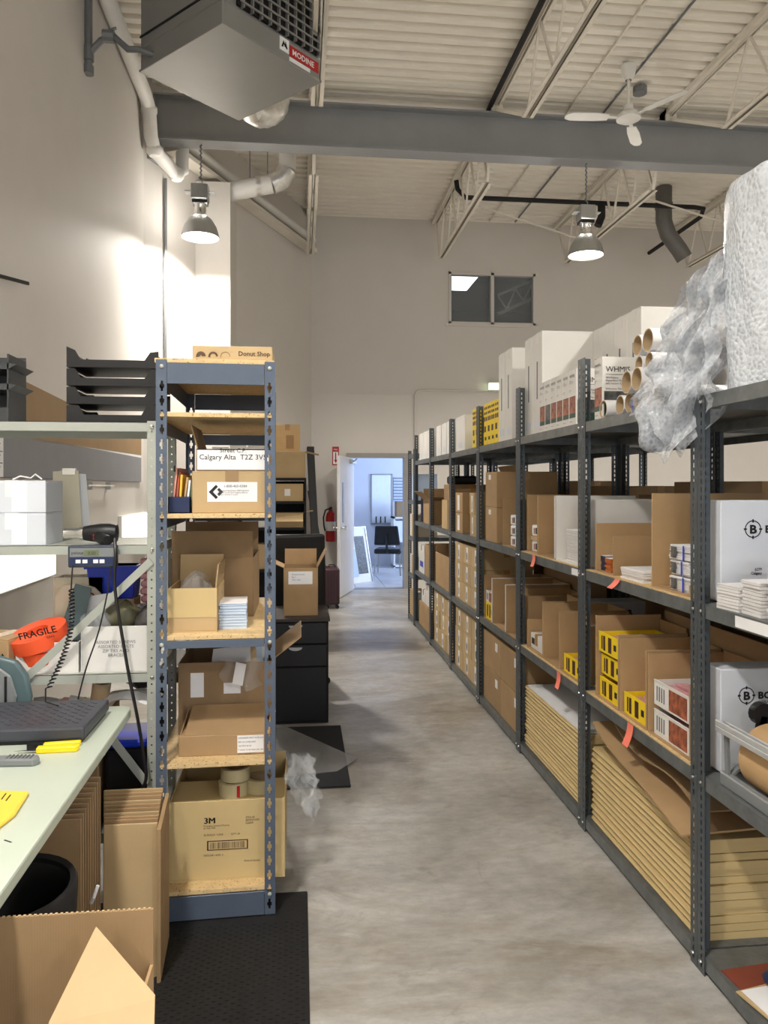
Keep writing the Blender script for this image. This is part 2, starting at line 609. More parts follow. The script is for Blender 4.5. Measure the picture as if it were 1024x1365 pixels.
for k in range(6):
    q0 = p0.lerp(p1, k / 6) + Vector((0, 0, .02 if k % 2 else .3))
    q1 = p0.lerp(p1, (k + 1) / 6) + Vector((0, 0, .3 if k % 2 else .02))
    ob('web_bar', MB().bar(q0, q1, .022, .022), WSTEEL, t)

# ---------------------------------------------------------------- office beyond the door
OX0, OX1, OY1 = .40, 4.2, 15.0
struct('wall_office', MB().box(OX0 - .1, YF + .14, 0, OX0, OY1, 2.9).box(OX0 - .1, OY1, 0, OX1 + .1, OY1 + .1, 2.9).box(OX1, YF + .14, 0, OX1 + .1, 12.1, 2.9).box(OX1, 14.4, 0, OX1 + .1, OY1, 2.9).box(OX1, 12.1, 0, OX1 + .1, 14.4, .8).box(OX1, 12.1, 2.4, OX1 + .1, 14.4, 2.9), OWALL, label='pale office walls beyond the doorway')
struct('ceiling_office', MB().box(OX0 - .1, YF + .14, 2.9, OX1 + .1, OY1 + .1, 3.0), OWALL, label='office ceiling')
of = struct('floor_office', MB().box(OX0 - .1, YF + .08, -.12, OX1 + .1, OY1 + .1, -.006), mat('grout', (120, 118, 116), .8), label='pale tiled office floor')
tile = None
for i in range(5):
    for j in range(8):
        x0, y0 = OX0 + i * .46, YF + .10 + j * .44
        if tile is None:
            tile = ob('tile', MB().box(0, 0, -.006, .452, .432, .002), TILEM, of, (x0, y0, 0))
        else:
            c = tile.copy()
            COL.objects.link(c)
            c.location = (x0, y0, 0)
struct('trim_3', MB().box(DX0, YF - .03, -.002, DX1, YF + .14, .006), BEAMG, label='metal threshold strip under the doorway')
w2 = thing('window_2', None, None, (0, 0, 0))
tag(w2, 'daylit office side window', kind='structure')
g = MB()
for y0, y1 in ((12.1, 12.15), (13.22, 13.28), (14.35, 14.4)):
    g.box(OX1 + .02, y0, .8, OX1 + .08, y1, 2.4)
g.box(OX1 + .02, 12.1, .8, OX1 + .08, 14.4, .85).box(OX1 + .02, 12.1, 2.35, OX1 + .08, 14.4, 2.4)
ob('window_frame', g, FRAMEG, w2)
for y0, y1 in ((12.15, 13.22), (13.28, 14.35)):
    ob('pane', MB().box(OX1 + .045, y0, .85, OX1 + .05, y1, 2.35), GLASS, w2)
ld = bpy.data.lights.new('daylight', 'AREA')
ld.shape = 'RECTANGLE'
ld.size, ld.size_y = 2.2, 1.5
ld.energy = 330
ld.color = (.50, .66, 1.0)
lo = bpy.data.objects.new('window_daylight', ld)
COL.objects.link(lo)
lo.location = (OX1 + .2, 13.25, 1.6)
lo.rotation_euler = (0, math.radians(90), 0)

X0, X1 = Xat(494.5, OY1), Xat(523, OY1)
Z0, Z1 = Zat(699, X0, OY1), Zat(632, X0, OY1)
t = thing('whiteboard', 'white dry-erase board with aluminium rim on office wall', 'whiteboard', ((X0 + X1) / 2, OY1, Z0))
hw, hh = (X1 - X0) / 2, Z1 - Z0
ob('face', MB().box(-hw, -.015, 0, hw, -.002, hh), WBOARD, t)
ob('rim', MB().box(-hw, -.025, 0, -hw + .02, -.002, hh).box(hw - .02, -.025, 0, hw, -.002, hh).box(-hw, -.025, hh - .02, hw, -.002, hh).box(-hw, -.025, 0, hw, -.002, .02), SILVER, t)
ob('marker_tray', MB().box(-hw + .02, -.09, 0, hw - .02, -.025, .03), GREYP, t)
for k in range(3):
    o = ob('marker', MB().tube([(0, 0, 0), (0, 0, .13)], .012), INK, None, (X0 + .1 + k * .09, OY1 - .06, Z0 + .03), label=['dark marker standing at left end of whiteboard tray', 'dark marker, middle one on whiteboard tray', 'dark marker, rightmost on whiteboard tray'][k], cat='marker', group='markers on whiteboard tray')
X0, X1 = Xat(525, OY1), Xat(539, OY1)
t = thing('blind', 'dark slatted blind with bright gaps beside the whiteboard', 'blind', (X0, OY1, Zat(668, X0, OY1)))
ob('bright_sheet', MB().box(.0, -.01, 0, .30, -.003, .48), mat('daylit_sheet', (210, 220, 240), .4), t)
for k in range(8):
    ob('slat', MB().box(-.01, -.045, .03 + k * .06, .31, -.015, .043 + k * .06), PIPEG, t)
# office shelf unit with boxes, chair, framed picture
X0 = Xat(525, 14.4)
t = thing('office_shelf', 'white office shelf unit right of the black chair', 'shelf', (X0, 14.4, 0))
for z in (.02, .5, .95):
    ob('shelf_board', MB().box(0, 0, z, .5, .5, z + .03), WCARD, t)
for x in (0, .47):
    ob('side_panel', MB().box(x, 0, 0, x + .03, .5, .98), WCARD, t)
ob('storage_box', MB().box(0, 0, 0, .42, .3, .38), WCARDB, None, (X0 + .04, 14.45, .53), bev=.005, label='white storage box on middle board of office shelf', cat='box')
ob('storage_box', MB().box(0, 0, 0, .3, .3, .3), CARDD, None, (X0 + .06, 14.45, .98), bev=.005, label='brown box on top of office shelf', cat='box')


def office_chair(label, loc, rz, seat_z=.47, back_top=1.0, kind='five', m=BLACK):
    t = thing('office_chair', label, 'chair', loc, rz)
    ob('seat', MB().box(-.24, -.24, seat_z - .04, .24, .24, seat_z + .05), m, t, bev=.03, seg=3, smooth=True)
    bk = MB().poly([(-.23, .24, seat_z + .12), (.23, .24, seat_z + .12), (.20, .32, back_top), (-.20, .32, back_top)], (0, .06, 0))
    ob('backrest', bk, m, t, bev=.025, seg=3, smooth=True)
    ob('back_bracket', MB().tube([(0, .1, seat_z - .03), (0, .30, seat_z), (0, .36, seat_z + .3)], .02), m, t)
    if kind == 'five':
        ob('gas_column', MB().tube([(0, 0, .08), (0, 0, seat_z - .03)], .028), m, t)
        for k in range(5):
            an = k * 2 * PI / 5 + .3
            e = (.29 * math.cos(an), .29 * math.sin(an), .075)
            ob('leg', MB().bar((0, 0, .1), e, .045, .035), m, t)
            ob('caster', MB().disc((e[0], e[1] - .012, .032), .03, 12, 'y', .024), m, t)
    else:
        for x in (-.22, .22):
            for y in (-.2, .22):
                ob('leg', MB().bar((x * .95, y * .9, seat_z - .03), (x * 1.05, y * 1.1, 0), .022, .022), SILVER, t)
    return t


xc = Xat(517, 13.6)
office_chair('black office chair in front of the whiteboard beyond the doorway', (xc, 13.4, 0), 2.9, seat_z=.42, back_top=.88, kind='four')
t = thing('framed_picture', 'framed poster of dark letter blocks leaning by the open doorway', 'picture', (Xat(467, 12.15) + .05, 12.18, 0), math.radians(40))
fr = Matrix.Rotation(math.radians(-12), 4, 'X')


def tilt(o):
    o.matrix_local = fr
    return o


tilt(ob('board', MB().box(0, 0, 0, .44, .02, .9), PAPER, t))
tilt(ob('photo', MB().box(.16, -.004, .14, .38, 0, .76), PHOTOK, t))
tilt(ob('pale_patch', MB().box(.03, -.004, .10, .15, 0, .55), LBLUE, t))
tilt(ob('frame', MB().box(-.015, -.012, -.0, 0, .024, .9).box(.44, -.012, 0, .455, .024, .9).box(-.015, -.012, .9, .455, .024, .915), SILVER, t))

# ================================================================ CEILING STEEL AND SERVICES
YB = 7.9
t = thing('steel_beam', 'grey steel I-beam spanning the room below the roof deck', 'beam', (0, YB, 5.05))
bx0 = Xat(208, YB)
ob('bottom_flange', MB().box(bx0, -.10, 0, 9.0, .10, .018), BEAMG, t)
ob('web', MB().box(bx0, -.006, .018, 9.0, .006, .442), BEAMG, t)
ob('top_flange', MB().box(bx0, -.10, .442, 9.0, .10, .46), BEAMG, t)
ob('end_plate', MB().box(bx0 - .012, -.1, 0, bx0, .1, .46), BEAMG, t)
ob('beam_bearing_bracket', MB().box(XL, YB - .08, 4.85, bx0 + .05, YB + .08, 5.05), BEAMG, None, label='grey bracket carrying the left end of the beam', cat='bracket')
JN = {0: 'leftmost', 1: 'second', 2: 'third', 3: 'fourth', 4: 'fifth'}
for i, X in enumerate((.15, 2.07, 4.0, 5.93)):
    for side, (ya, yb_, ba, bb) in (('near', (-.5, 7.98, -.3, 6.75)), ('far', (7.82, 11.5, 8.25, 11.05))):
        t = thing('roof_joist', f'cream open-web roof joist, {JN[i]} from the left on the {side} side of the beam', 'joist', (X, 0, 0), group='open-web roof joists')
        zt, zb = 5.60, 4.93
        for s in (-1, 1):
            ob('top_chord', MB().box(s * .012, ya, zt - .005, s * .055, yb_, zt + .055).box(s * .012, ya, zt - .03, s * .018, yb_, zt), WSTEEL, t)
            ob('bottom_chord', MB().box(s * .012, ba, zb, s * .055, bb, zb + .008).box(s * .012, ba, zb, s * .018, bb, zb + .05), WSTEEL, t)
        ob('bearing_seat', MB().box(-.06, (ya if side == 'far' else yb_) - .14 * (side == 'near'), 5.51, .06, (yb_ if side == 'near' else ya) + .14 * (side == 'far'), 5.595), WSTEEL, t)
        n = 5 if side == 'far' else 9
        y0, y1 = (ba, bb) if side == 'far' else (.1, bb)
        for k in range(n):
            q0, q1, qm = y0 + (y1 - y0) * k / n, y0 + (y1 - y0) * (k + 1) / n, y0 + (y1 - y0) * (k + .5) / n
            ob('web_bar', MB().bar((0, q0, zb + .02), (0, qm, zt), .022, .022), WSTEEL, t)
            ob('web_bar', MB().bar((0, qm, zt), (0, q1, zb + .02), .022, .022), WSTEEL, t)
        if side == 'near':
            ob('web_bar', MB().bar((0, bb, zb + .02), (0, yb_ - .1, zt - .03), .03, .03), WSTEEL, t)
        else:
            ob('web_bar', MB().bar((0, ba, zb + .02), (0, ya + .15, zt - .03), .03, .03), WSTEEL, t)
            ob('web_bar', MB().bar((0, bb, zb + .02), (0, yb_ - .1, zt - .03), .03, .03), WSTEEL, t)
ob('conduit', MB().tube([(2.0, -.5, 5.62), (2.0, 7.78, 5.58), (2.0, 8.05, 5.56), (2.0, 8.3, 5.5)], .028), BLACKM, None, smooth=True, label='black conduit running along second roof joist', cat='conduit')
for i, (x, l) in enumerate(((2.9, 'thin roof conduit above the ceiling fan'), (3.3, 'thin roof conduit right of the ceiling fan'))):
    ob('roof_conduit', MB().tube([(x, 0, 5.645), (x, 11.4, 5.645)], .012, 6), WSTEEL if i == 0 else PIPEG, None, label=l, cat='conduit')
t = thing('joist_bridging', 'thin cream brace strung between joists beyond the beam', 'brace', (0, 0, 0))
ob('rod', MB().bar((2.07, 10.0, 5.42), (4.0, 10.2, 4.98), .02, .02), WSTEEL, t)
ob('rod', MB().bar((4.0, 9.4, 5.42), (5.93, 9.5, 4.98), .02, .02), WSTEEL, t)
# black sprinkler pipe beyond the beam
Y0 = 9.6
zs = Zat(264, Xat(640, Y0), Y0)
xe = Xat(940, Y0)
t = thing('sprinkler_pipe', 'black pipe running across the roof beyond the beam', 'pipe', (0, 0, 0))
ob('main_run', MB().tube([(2.0, Y0, 5.5), (2.02, Y0, zs + .1), (2.12, Y0, zs)] + [(x, Y0, zs) for x in (3, 4, 5, xe - .15)] + [(xe, Y0 + .04, zs), (xe + .08, Y0 + .25, zs - .03), (xe + .08, 11.4, zs - .05)], .03, 10), BLACKM, t, smooth=True)
xd = Xat(802, Y0)
ob('drop_leg', MB().tube([(xd, Y0, zs), (xd, Y0, zs - .18), (xd - .05, Y0, zs - .3)], .05, 10), BLACKM, t, smooth=True)
xg = Xat(885, 9.9)
zg = Zat(283, xg, 9.9)
t = thing('vent_duct', 'dull grey offset vent duct under the roof at right', 'duct', (xg, 9.9, zg))
ob('duct_run', MB().tube([(0, 0, ZC - zg), (0, 0, -.12), (.06, 0, -.3), (.22, 0, -.5), (.30, 0, -.62)], .11, 14), DUCTG, t, smooth=True)
ob('collar', MB().tube([(0, 0, .05), (0, 0, .12)], .12, 14), DUCTG, t)
# white drain pipe along the left wall, dodging under the beam end
pts = [(-1.47, -3, 5.30), (-1.47, 7.45, 5.30), (-1.46, 7.58, 5.22), (-1.45, 7.62, 4.98), (-1.43, 7.70, 4.88), (-1.27, 8.02, 4.78), (-1.22, 8.08, 4.84), (-1.22, 8.09, 5.25)]
t = thing('drain_pipe', 'white drain pipe along left wall dropping around the beam end', 'pipe', (0, 0, 0))
ob('pipe_run', MB().tube(pts, .068, 12), PVC, t, smooth=True)
for q, r in ((pts[2], .08), (pts[4], .082), (pts[5], .082)):
    ob('elbow', MB().lathe([(0, -.07), (.05, -.06), (r, -.02), (r, .02), (.05, .06), (0, .07)], 12, q), PVC, t, smooth=True)
e0 = Vector((XL, 7.77, 0)) + Vector((dd.y, -dd.x, 0)) * .09
l0 = e0 + dd * .35
l1 = e0 + dd * 3.95
t = thing('roof_ledger', 'white channel and pipe following the slanted wall under the roof', 'pipe', (0, 0, 0))
ob('ledger_channel', MB().bar(l0 + Vector((0, 0, 5.06)), l1 + Vector((0, 0, 5.06)), .16, .05), WSTEEL, t)
ob('pipe_run', MB().tube([l0 + Vector((0, 0, 5.22)), l1 + Vector((0, 0, 5.22))], .06, 12), PVC, t, smooth=True)
# thin wall conduit left of the lamp
q = a + dd * .32
ob('wall_conduit', MB().tube([(q.x + .03, q.y, 0), (q.x + .03, q.y, 4.75)], .016, 8), PIPEG, None, label='thin vertical conduit on wall beside left lamp', cat='conduit')
# white vent pipe with silver elbows
Y0 = 8.75
va = (Xat(318, Y0) - .12, Y0 + .05, Zat(258, 0, Y0))
pv = [va, (Xat(345, Y0), Y0, Zat(251, 0, Y0)), (Xat(362, Y0), Y0, Zat(247, 0, Y0)), (Xat(376, Y0), Y0, Zat(240, 0, Y0)), (Xat(383, Y0), Y0, Zat(228, 0, Y0)), (Xat(384, Y0), Y0, ZC)]
t = thing('vent_pipe', 'white vent pipe with silver taped elbow rising to the roof', 'pipe', (0, 0, 0))
ob('horizontal_run', MB().tube(pv[:3], .105, 14), PVC, t, smooth=True)
ob('elbow', MB().tube(pv[2:5], .115, 14), FOIL, t, smooth=True)
ob('riser', MB().tube(pv[4:], .10, 14), PVC, t, smooth=True)
ob('joint_band', MB().tube([Vector(pv[1]) + Vector((-.03, 0, 0)), Vector(pv[1]) + Vector((.03, 0, .003))], .112, 14), FOIL, t, smooth=True)
for k in (-.1, .1):
    ob('hanger_wire', MB().tube([(pv[1][0] + k, Y0, pv[1][2]), (pv[1][0] + k, Y0, ZC)], .006, 5), PIPEG, t)
# unit heater
t = thing('unit_heater', 'large grey gas unit heater hanging near the left wall', 'heater', (-.505, 5.715, 4.60), PI / 4)
h = .465
ob('casing', MB().box(-h, -h, .0, h, h, .16).box(-h, -h + .03, .16, h, h, .78), HEATG, t, bev=.008)
ob('bottom_pan', MB().box(-h - .008, -h - .008, -.012, h + .008, h + .008, .006), HEATG, t, bev=.004)
ob('casing_seam', MB().box(-h - .006, -h + .05, .235, -h, h, .25), BLACKM, t)
ob('grille_recess', MB().box(-h + .14, -h + .012, .19, h - .02, -h + .03, .76), BLACKM, t)
for k in range(10):
    x = -h + .17 + k * .082
    ob('vertical_louver', MB().box(x, -h - .012, .18, x + .012, -h + .02, .77), HEATG, t)
for k in range(9):
    z = .20 + k * .065
    ob('grille_bar', MB().box(-h + .14, -h - .022, z, h - .02, -h - .012, z + .012), HEATG, t)
pl = ob('name_plate', MB().box(.14, -h - .004, .045, .44, -h, .125), RED, t)
text(pl, 'MODINE', .058, (.165, -h - .006, .065), RY, PAPER, bold=.02)
pl = ob('logo_plate', MB().box(.045, -h - .004, .055, .135, -h, .15), PAPER, t)
ob('logo_mark', MB().poly([(.06, -h - .004, .08), (.08, -h - .004, .13), (.09, -h - .004, .09), (.10, -h - .004, .13), (.12, -h - .004, .08), (.105, -h - .004, .08), (.098, -h - .004, .1), (.08, -h - .004, .1), (.075, -h - .004, .08)], (0, -.002, 0)), INK, pl)
ob('info_plate', MB().box(.14, -h - .004, .012, .35, -h, .042), PAPER, t)
for x in (-.4, .4):
    for y in (-.4, .4):
        ob('hanger_rod', MB().tube([(x, y, .75), (x, y, ZC - 4.60)], .008, 6), PIPEG, t)
gp = Xat(118, 5.7)
t2 = thing('gas_pipe', 'grey gas pipe with valve feeding the heater', 'pipe', (0, 0, 0))
zt_ = Zat(72, gp, 5.7)
ob('riser', MB().tube([(gp, 5.7, Zat(97, gp, 5.7)), (gp, 5.7, ZC)], .028, 10), PIPEG, t2, smooth=True)
ob('drip_cap', MB().tube([(gp, 5.7, Zat(99, gp, 5.7)), (gp, 5.7, Zat(88, gp, 5.7))], .038, 10), PIPEG, t2)
ob('tee', MB().tube([(gp, 5.7, zt_ - .05), (gp, 5.7, zt_ + .05)], .038, 10), PIPEG, t2)
hx, hy = -.84, 5.37
xs = Xat(183, 5.55)
ob('branch', MB().tube([(gp, 5.7, zt_), (Xat(135, 5.68), 5.68, Zat(55, gp, 5.7)), (Xat(150, 5.65), 5.65, Zat(50, gp, 5.7)), (Xat(170, 5.6), 5.62, Zat(60, gp, 5.6)), (xs, 5.6, Zat(66, xs, 5.6)), (xs + .1, 5.62, Zat(70, xs, 5.6))], .024, 10), PIPEG, t2, smooth=True)
ob('valve', MB().lathe([(0, -.05), (.045, -.04), (.045, .04), (0, .05)], 10, (Xat(145, 5.65), 5.65, Zat(52, gp, 5.7)), 'x'), PIPEG, t2)
ob('valve_handle', MB().box(-.05, -.01, 0, .05, .01, .012), PIPEG, t2, (Xat(147, 5.65), 5.65, Zat(45, gp, 5.7)), (0, -.4, 0))
t3 = thing('flue_elbow', 'crinkled silver flue hose behind the heater', 'duct', (0, 0, 0))
f0 = Vector((Xat(343, 6.5), 6.52, 4.765))
hp = [f0 + Vector((-.12, -.30, .12))]
for k in range(13):
    an = math.radians(-100 + k * 100 / 12)
    hp.append(f0 + Vector((.02 + .16 * math.cos(an) - .02, .02 + .008 * k, .13 + .16 * math.sin(an))))
hp += [hp[-1] + Vector((0, 0, .15)), hp[-1] + Vector((0, 0, ZC - hp[-1].z - .001))]
ob('flex_hose', MB().tube(hp, [.105 + .006 * (k % 2) for k in range(len(hp))], 16), FOIL, t3, smooth=True)
ob('hose_band', MB().tube([hp[-2], hp[-2] + Vector((0, 0, .06))], .113, 16), FOIL, t3)


# high-bay lamps
def lamp(label, x, y, z, on=True, top=ZC):
    t = thing('high_bay_lamp', label, 'lamp', (x, y, z), group='high-bay lamps')
    ob('reflector', MB().lathe([(.185, 0), (.178, .03), (.155, .11), (.115, .18), (.07, .215), (.07, .22), (.12, .186), (.162, .115), (.187, .03), (.193, 0)], 28, close=True), SILVER, t, smooth=True)
    ob('lens', MB().lathe([(0, .012), (.08, .010), (.176, .022), (.176, .028), (.08, .016), (0, .018)], 28), GLOW, t, smooth=True)
    ob('neck', MB().lathe([(.07, .2), (.058, .23), (.058, .33), (.065, .34), (0, .34)], 16), CHROME, t, smooth=True)
    ob('socket_band', MB().box(-.075, -.06, .34, .075, .06, .375), BLACK, t)
    ob('ballast_housing', MB().box(-.085, -.08, .375, .085, .08, .53), SILVER, t, bev=.008)
    ob('mounting_wing', MB().box(-.15, -.05, .455, .15, .05, .463), SILVER, t)
    ob('hook', MB().tube([(0, 0, .53), (.02, 0, .55), (.02, 0, .58), (0, 0, .6), (-.012, 0, .62)], .006, 6), PIPEG, t)
    ob('chain', MB().tube([(0 if k % 2 else .012, 0 if k % 2 else .006, .6 + (top - z - .6) * k / 16) for k in range(17)], .009, 6), PIPEG, t)
    l = bpy.data.lights.new('lamp_light', 'AREA')
    l.shape = 'DISK'
    l.size = .34
    l.spread = math.radians(152)
    l.energy = LAMP_W
    l.color = LAMP_COL
    lo = bpy.data.objects.new('lamp_light', l)
    COL.objects.link(lo)
    lo.parent = t
    lo.location = (0, 0, -.006)
    l = bpy.data.lights.new('neck_fill', 'POINT')      # fill added around the neck to brighten ceiling and far wall
    l.shadow_soft_size = .09
    l.energy = LAMP_W * .52
    l.color = LAMP_COL
    lo = bpy.data.objects.new('neck_fill', l)
    COL.objects.link(lo)
    lo.parent = t
    lo.location = (0, 0, .29)
    return t


lx1 = Xat(267, 7.9)
lamp('lit aluminium high-bay lamp near the left wall under the beam', lx1, 7.9, Zat(317, lx1, 7.9), top=5.05)
lx2 = Xat(781, 7.9)
lamp('lit aluminium high-bay lamp above the right shelving under the beam', lx2, 7.9, Zat(341, lx2, 7.9), top=5.05)
for i, (x, y) in enumerate(((-.9, .7), (3.1, 1.6), (-.9, -4.0), (3.1, -4.0), (7.0, 7.9), (7.0, 1.6), (7.0, -4.0))):  # all but the table lamp are unseen, added to balance the light
    lamp(['high-bay lamp over the packing table', 'unseen high-bay lamp added over the near shelving', 'unseen high-bay lamp added behind the viewer on the left', 'unseen high-bay lamp added behind the viewer at centre', 'unseen high-bay lamp added by the right wall at the far end', 'unseen high-bay lamp added by the right wall halfway', 'unseen high-bay lamp added by the right wall behind the viewer'][i], x, y, 4.3)
# ceiling fan
fx, fy = Xat(838, 7.0), 7.0
fz = Zat(157, fx, fy)
t = thing('ceiling_fan', 'white three-blade ceiling fan in front of the beam', 'fan', (fx, fy, fz))
ob('motor_hub', MB().lathe([(0, -.045), (.07, -.04), (.115, -.015), (.115, .02), (.08, .05), (.045, .07), (.045, .12), (0, .12)], 20), PVC, t, smooth=True)
ob('down_rod', MB().tube([(0, 0, .1), (0, 0, ZC - fz)], .014, 8), PVC, t)
ob('canopy', MB().lathe([(.03, .36), (.06, .4), (.075, .5), (.05, .52), (0, .52)], 16), PVC, t, smooth=True)
for k, an in enumerate((178, 58, -62)):
    b_ = ob('blade_arm', MB().box(.09, -.018, -.004, .24, .018, .004), PVC, t, rot=(math.radians(9), 0, math.radians(an)))
    bl = [(.2, -.045), (.34, -.06), (.56, -.058), (.62, -.03), (.63, .0), (.62, .03), (.56, .058), (.34, .06), (.2, .045)]
    ob('blade', MB().poly([(x, y, -.006 - .03 * max(0, x - .3)) for x, y in bl], (0, 0, .008)), PVC, b_)
ob('junction_box', MB().lathe([(0, -.04), (.07, -.035), (.07, .035), (0, .04)], 10), PIPEG, None, (3.45, 7.4, 5.60), label='small grey round junction box on roof right of fan', cat='box')
# exit lamp, conduit, signs on the far wall
xe, ze = Xat(658, YF), Zat(516, Xat(658, YF), YF)
t = thing('exit_lamp', 'glowing greenish emergency lamp on far wall above the shelving', 'lamp', (xe, YF, ze))
ob('housing', MB().box(-.09, -.1, -.07, .12, 0, -.05).box(-.09, -.1, .05, .12, 0, .07).box(-.09, -.02, -.05, .12, 0, .05), PVC, t)
ob('diffuser', MB().box(-.08, -.095, -.05, .11, -.02, .05), GLOWG, t)
xc = Xat(553, YF)
zt_ = Zat(520, xc, YF)
ob('wall_conduit', MB().tube([(xc, YF - .02, 0), (xc, YF - .02, zt_ - .08), (xc + .03, YF - .02, zt_ - .02), (xc + .1, YF - .02, zt_), (xe - .1, YF - .02, zt_ - .0)], .014, 8), WALL, None, smooth=True, label='painted conduit running up beside the doorway to the emergency lamp', cat='conduit')
# ================================================================ BOX BUILDERS
FACE = {'-x': 0, '-y': 1, '+x': 2, '+z': 3}


def sticker(parent, face, size, u0, u1, v0, v1, m, name='sticker', off=.0012):
    """thin label on a face of a box with base centre at the origin; u,v are fractions seen from outside"""
    w_, d_, h_ = size
    if face == '-y':
        mb = MB().box(-w_ / 2 + u0 * w_, -d_ / 2 - off, v0 * h_, -w_ / 2 + u1 * w_, -d_ / 2, v1 * h_)
    elif face == '-x':
        mb = MB().box(-w_ / 2 - off, d_ / 2 - u0 * d_, v0 * h_, -w_ / 2, d_ / 2 - u1 * d_, v1 * h_)
    elif face == '+x':
        mb = MB().box(w_ / 2, -d_ / 2 + u0 * d_, v0 * h_, w_ / 2 + off, -d_ / 2 + u1 * d_, v1 * h_)
    else:
        mb = MB().box(-w_ / 2 + u0 * w_, -d_ / 2 + v0 * d_, h_, -w_ / 2 + u1 * w_, -d_ / 2 + v1 * d_, h_ + off)
    return ob(name, mb, m, parent)


_cc = {}


def carton(label, c, size, m=CARD, rz=0., group=None, tape='y', stick=(), name='carton', cat='box', tapem=TAPE):
    """closed carton: body, two top flaps with a seam, tape, stickers.  c = base centre"""
    w_, d_, h_ = size
    t = thing(name, label, cat, c, rz, group)
    key = (round(w_, 4), round(d_, 4), round(h_, 4), tape, m.name)
    if key not in _cc:
        f = .004
        b = ob('body', MB().box(-w_ / 2, -d_ / 2, 0, w_ / 2, d_ / 2, h_ - f), m, t, bev=.0025)
        fl = []
        if tape == 'y':
            fl.append(MB().box(-w_ / 2 + .001, -d_ / 2 + .001, h_ - f, -.0015, d_ / 2 - .001, h_))
            fl.append(MB().box(.0015, -d_ / 2 + .001, h_ - f, w_ / 2 - .001, d_ / 2 - .001, h_))
            tp = MB().box(-.024, -d_ / 2 - .0008, h_ - .06, .024, -d_ / 2, h_).box(-.024, -d_ / 2 - .0008, h_, .024, d_ / 2, h_ + .0008)
        else:
            fl.append(MB().box(-w_ / 2 + .001, -d_ / 2 + .001, h_ - f, w_ / 2 - .001, -.0015, h_))
            fl.append(MB().box(-w_ / 2 + .001, .0015, h_ - f, w_ / 2 - .001, d_ / 2 - .001, h_))
            tp = MB().box(-w_ / 2 - .0008, -.024, h_ - .06, -w_ / 2, .024, h_).box(-w_ / 2 - .0008, -.024, h_, w_ / 2, .024, h_ + .0008)
        o1, o2 = [ob('top_flap', q, m, t) for q in fl]
        o3 = ob('tape', tp, tapem, t)
        _cc[key] = (b, o1, o2, o3)
    else:
        for o in _cc[key]:
            n = o.copy()
            COL.objects.link(n)
            n.parent = t
    for s_ in stick:
        sticker(t, s_[0], size, *s_[1:])
    return t


def open_box(label, c, size, m=CARD, rz=0., flaps=None, hs=None, stick=(), name='open_carton', cat='box', group=None, th=.005, full=True):
    """open-topped carton.  hs = heights of (-x, +x, -y, +y) walls; flaps = {'-x': (length, angle)}; 90 = straight up, 0 = flat outward"""
    w_, d_, h_ = size
    hs = hs or (h_,) * 4
    t = thing(name, label, cat, c, rz, group)
    ob('bottom', MB().box(-w_ / 2, -d_ / 2, 0, w_ / 2, d_ / 2, th), m, t)
    W = {'-x': (-w_ / 2, -d_ / 2, -w_ / 2 + th, d_ / 2), '+x': (w_ / 2 - th, -d_ / 2, w_ / 2, d_ / 2),
         '-y': (-w_ / 2 + th, -d_ / 2, w_ / 2 - th, -d_ / 2 + th), '+y': (-w_ / 2 + th, d_ / 2 - th, w_ / 2 - th, d_ / 2)}
    N = {'-x': 'side_wall', '+x': 'side_wall', '-y': 'front_wall', '+y': 'back_wall'}
    for (k, q), hh in zip(W.items(), hs):
        if hh > 0:
            ob(N[k], MB().box(q[0], q[1], th, q[2], q[3], hh), m, t, bev=.0012)
    for k, (ln, an) in (flaps or {}).items():
        an = math.radians(an)
        i = list(W).index(k)
        z = hs[i]
        dx, dz = math.cos(an) * ln, math.sin(an) * ln
        e = .004
        if k in ('-x', '+x'):
            s = -1 if k == '-x' else 1
            x = s * (w_ / 2 - th / 2)
            mb = MB().poly([(x, -d_ / 2 + e, z), (x, d_ / 2 - e, z), (x + s * dx, d_ / 2 - e, z + dz), (x + s * dx, -d_ / 2 + e, z + dz)], (s * -math.sin(an) * .004, 0, math.cos(an) * .004))
        else:
            s = -1 if k == '-y' else 1
            y = s * (d_ / 2 - th / 2)
            mb = MB().poly([(-w_ / 2 + e, y, z), (w_ / 2 - e, y, z), (w_ / 2 - e, y + s * dx, z + dz), (-w_ / 2 + e, y + s * dx, z + dz)], (0, s * -math.sin(an) * .004, math.cos(an) * .004))
        ob('flap', mb, m, t)
    for s_ in stick:
        sticker(t, s_[0], size, *s_[1:])
    return t


def paper_stack(label, c, size, n, rz=0., m=PAPERG, top=None, group=None, jit=.004, name='paper_stack', cat='papers', seed=0, band=None):
    rr = random.Random(seed + int(abs(c[1]) * 997))
    w_, d_, h_ = size
    t = thing(name, label, cat, c, rz, group)
    mb = MB()
    k = h_ / n
    for i in range(n):
        a_, b_ = rr.uniform(-jit, jit), rr.uniform(-jit, jit)
        mb.box(-w_ / 2 + a_, -d_ / 2 + b_, i * k, w_ / 2 + a_, d_ / 2 + b_, (i + .86) * k if i < n - 1 else h_ - .002)
    ob('sheets', mb, m, t)
    ob('top_sheet', MB().box(-w_ / 2, -d_ / 2, h_ - .002, w_ / 2, d_ / 2, h_), top or PAPER, t)
    if band:
        ob('band', MB().box(-.02, -d_ / 2 - .007, 0, .02, -d_ / 2 - .005, h_).box(-.02, -d_ / 2 - .007, h_, .02, d_ / 2, h_ + .001), band, t)
    return t


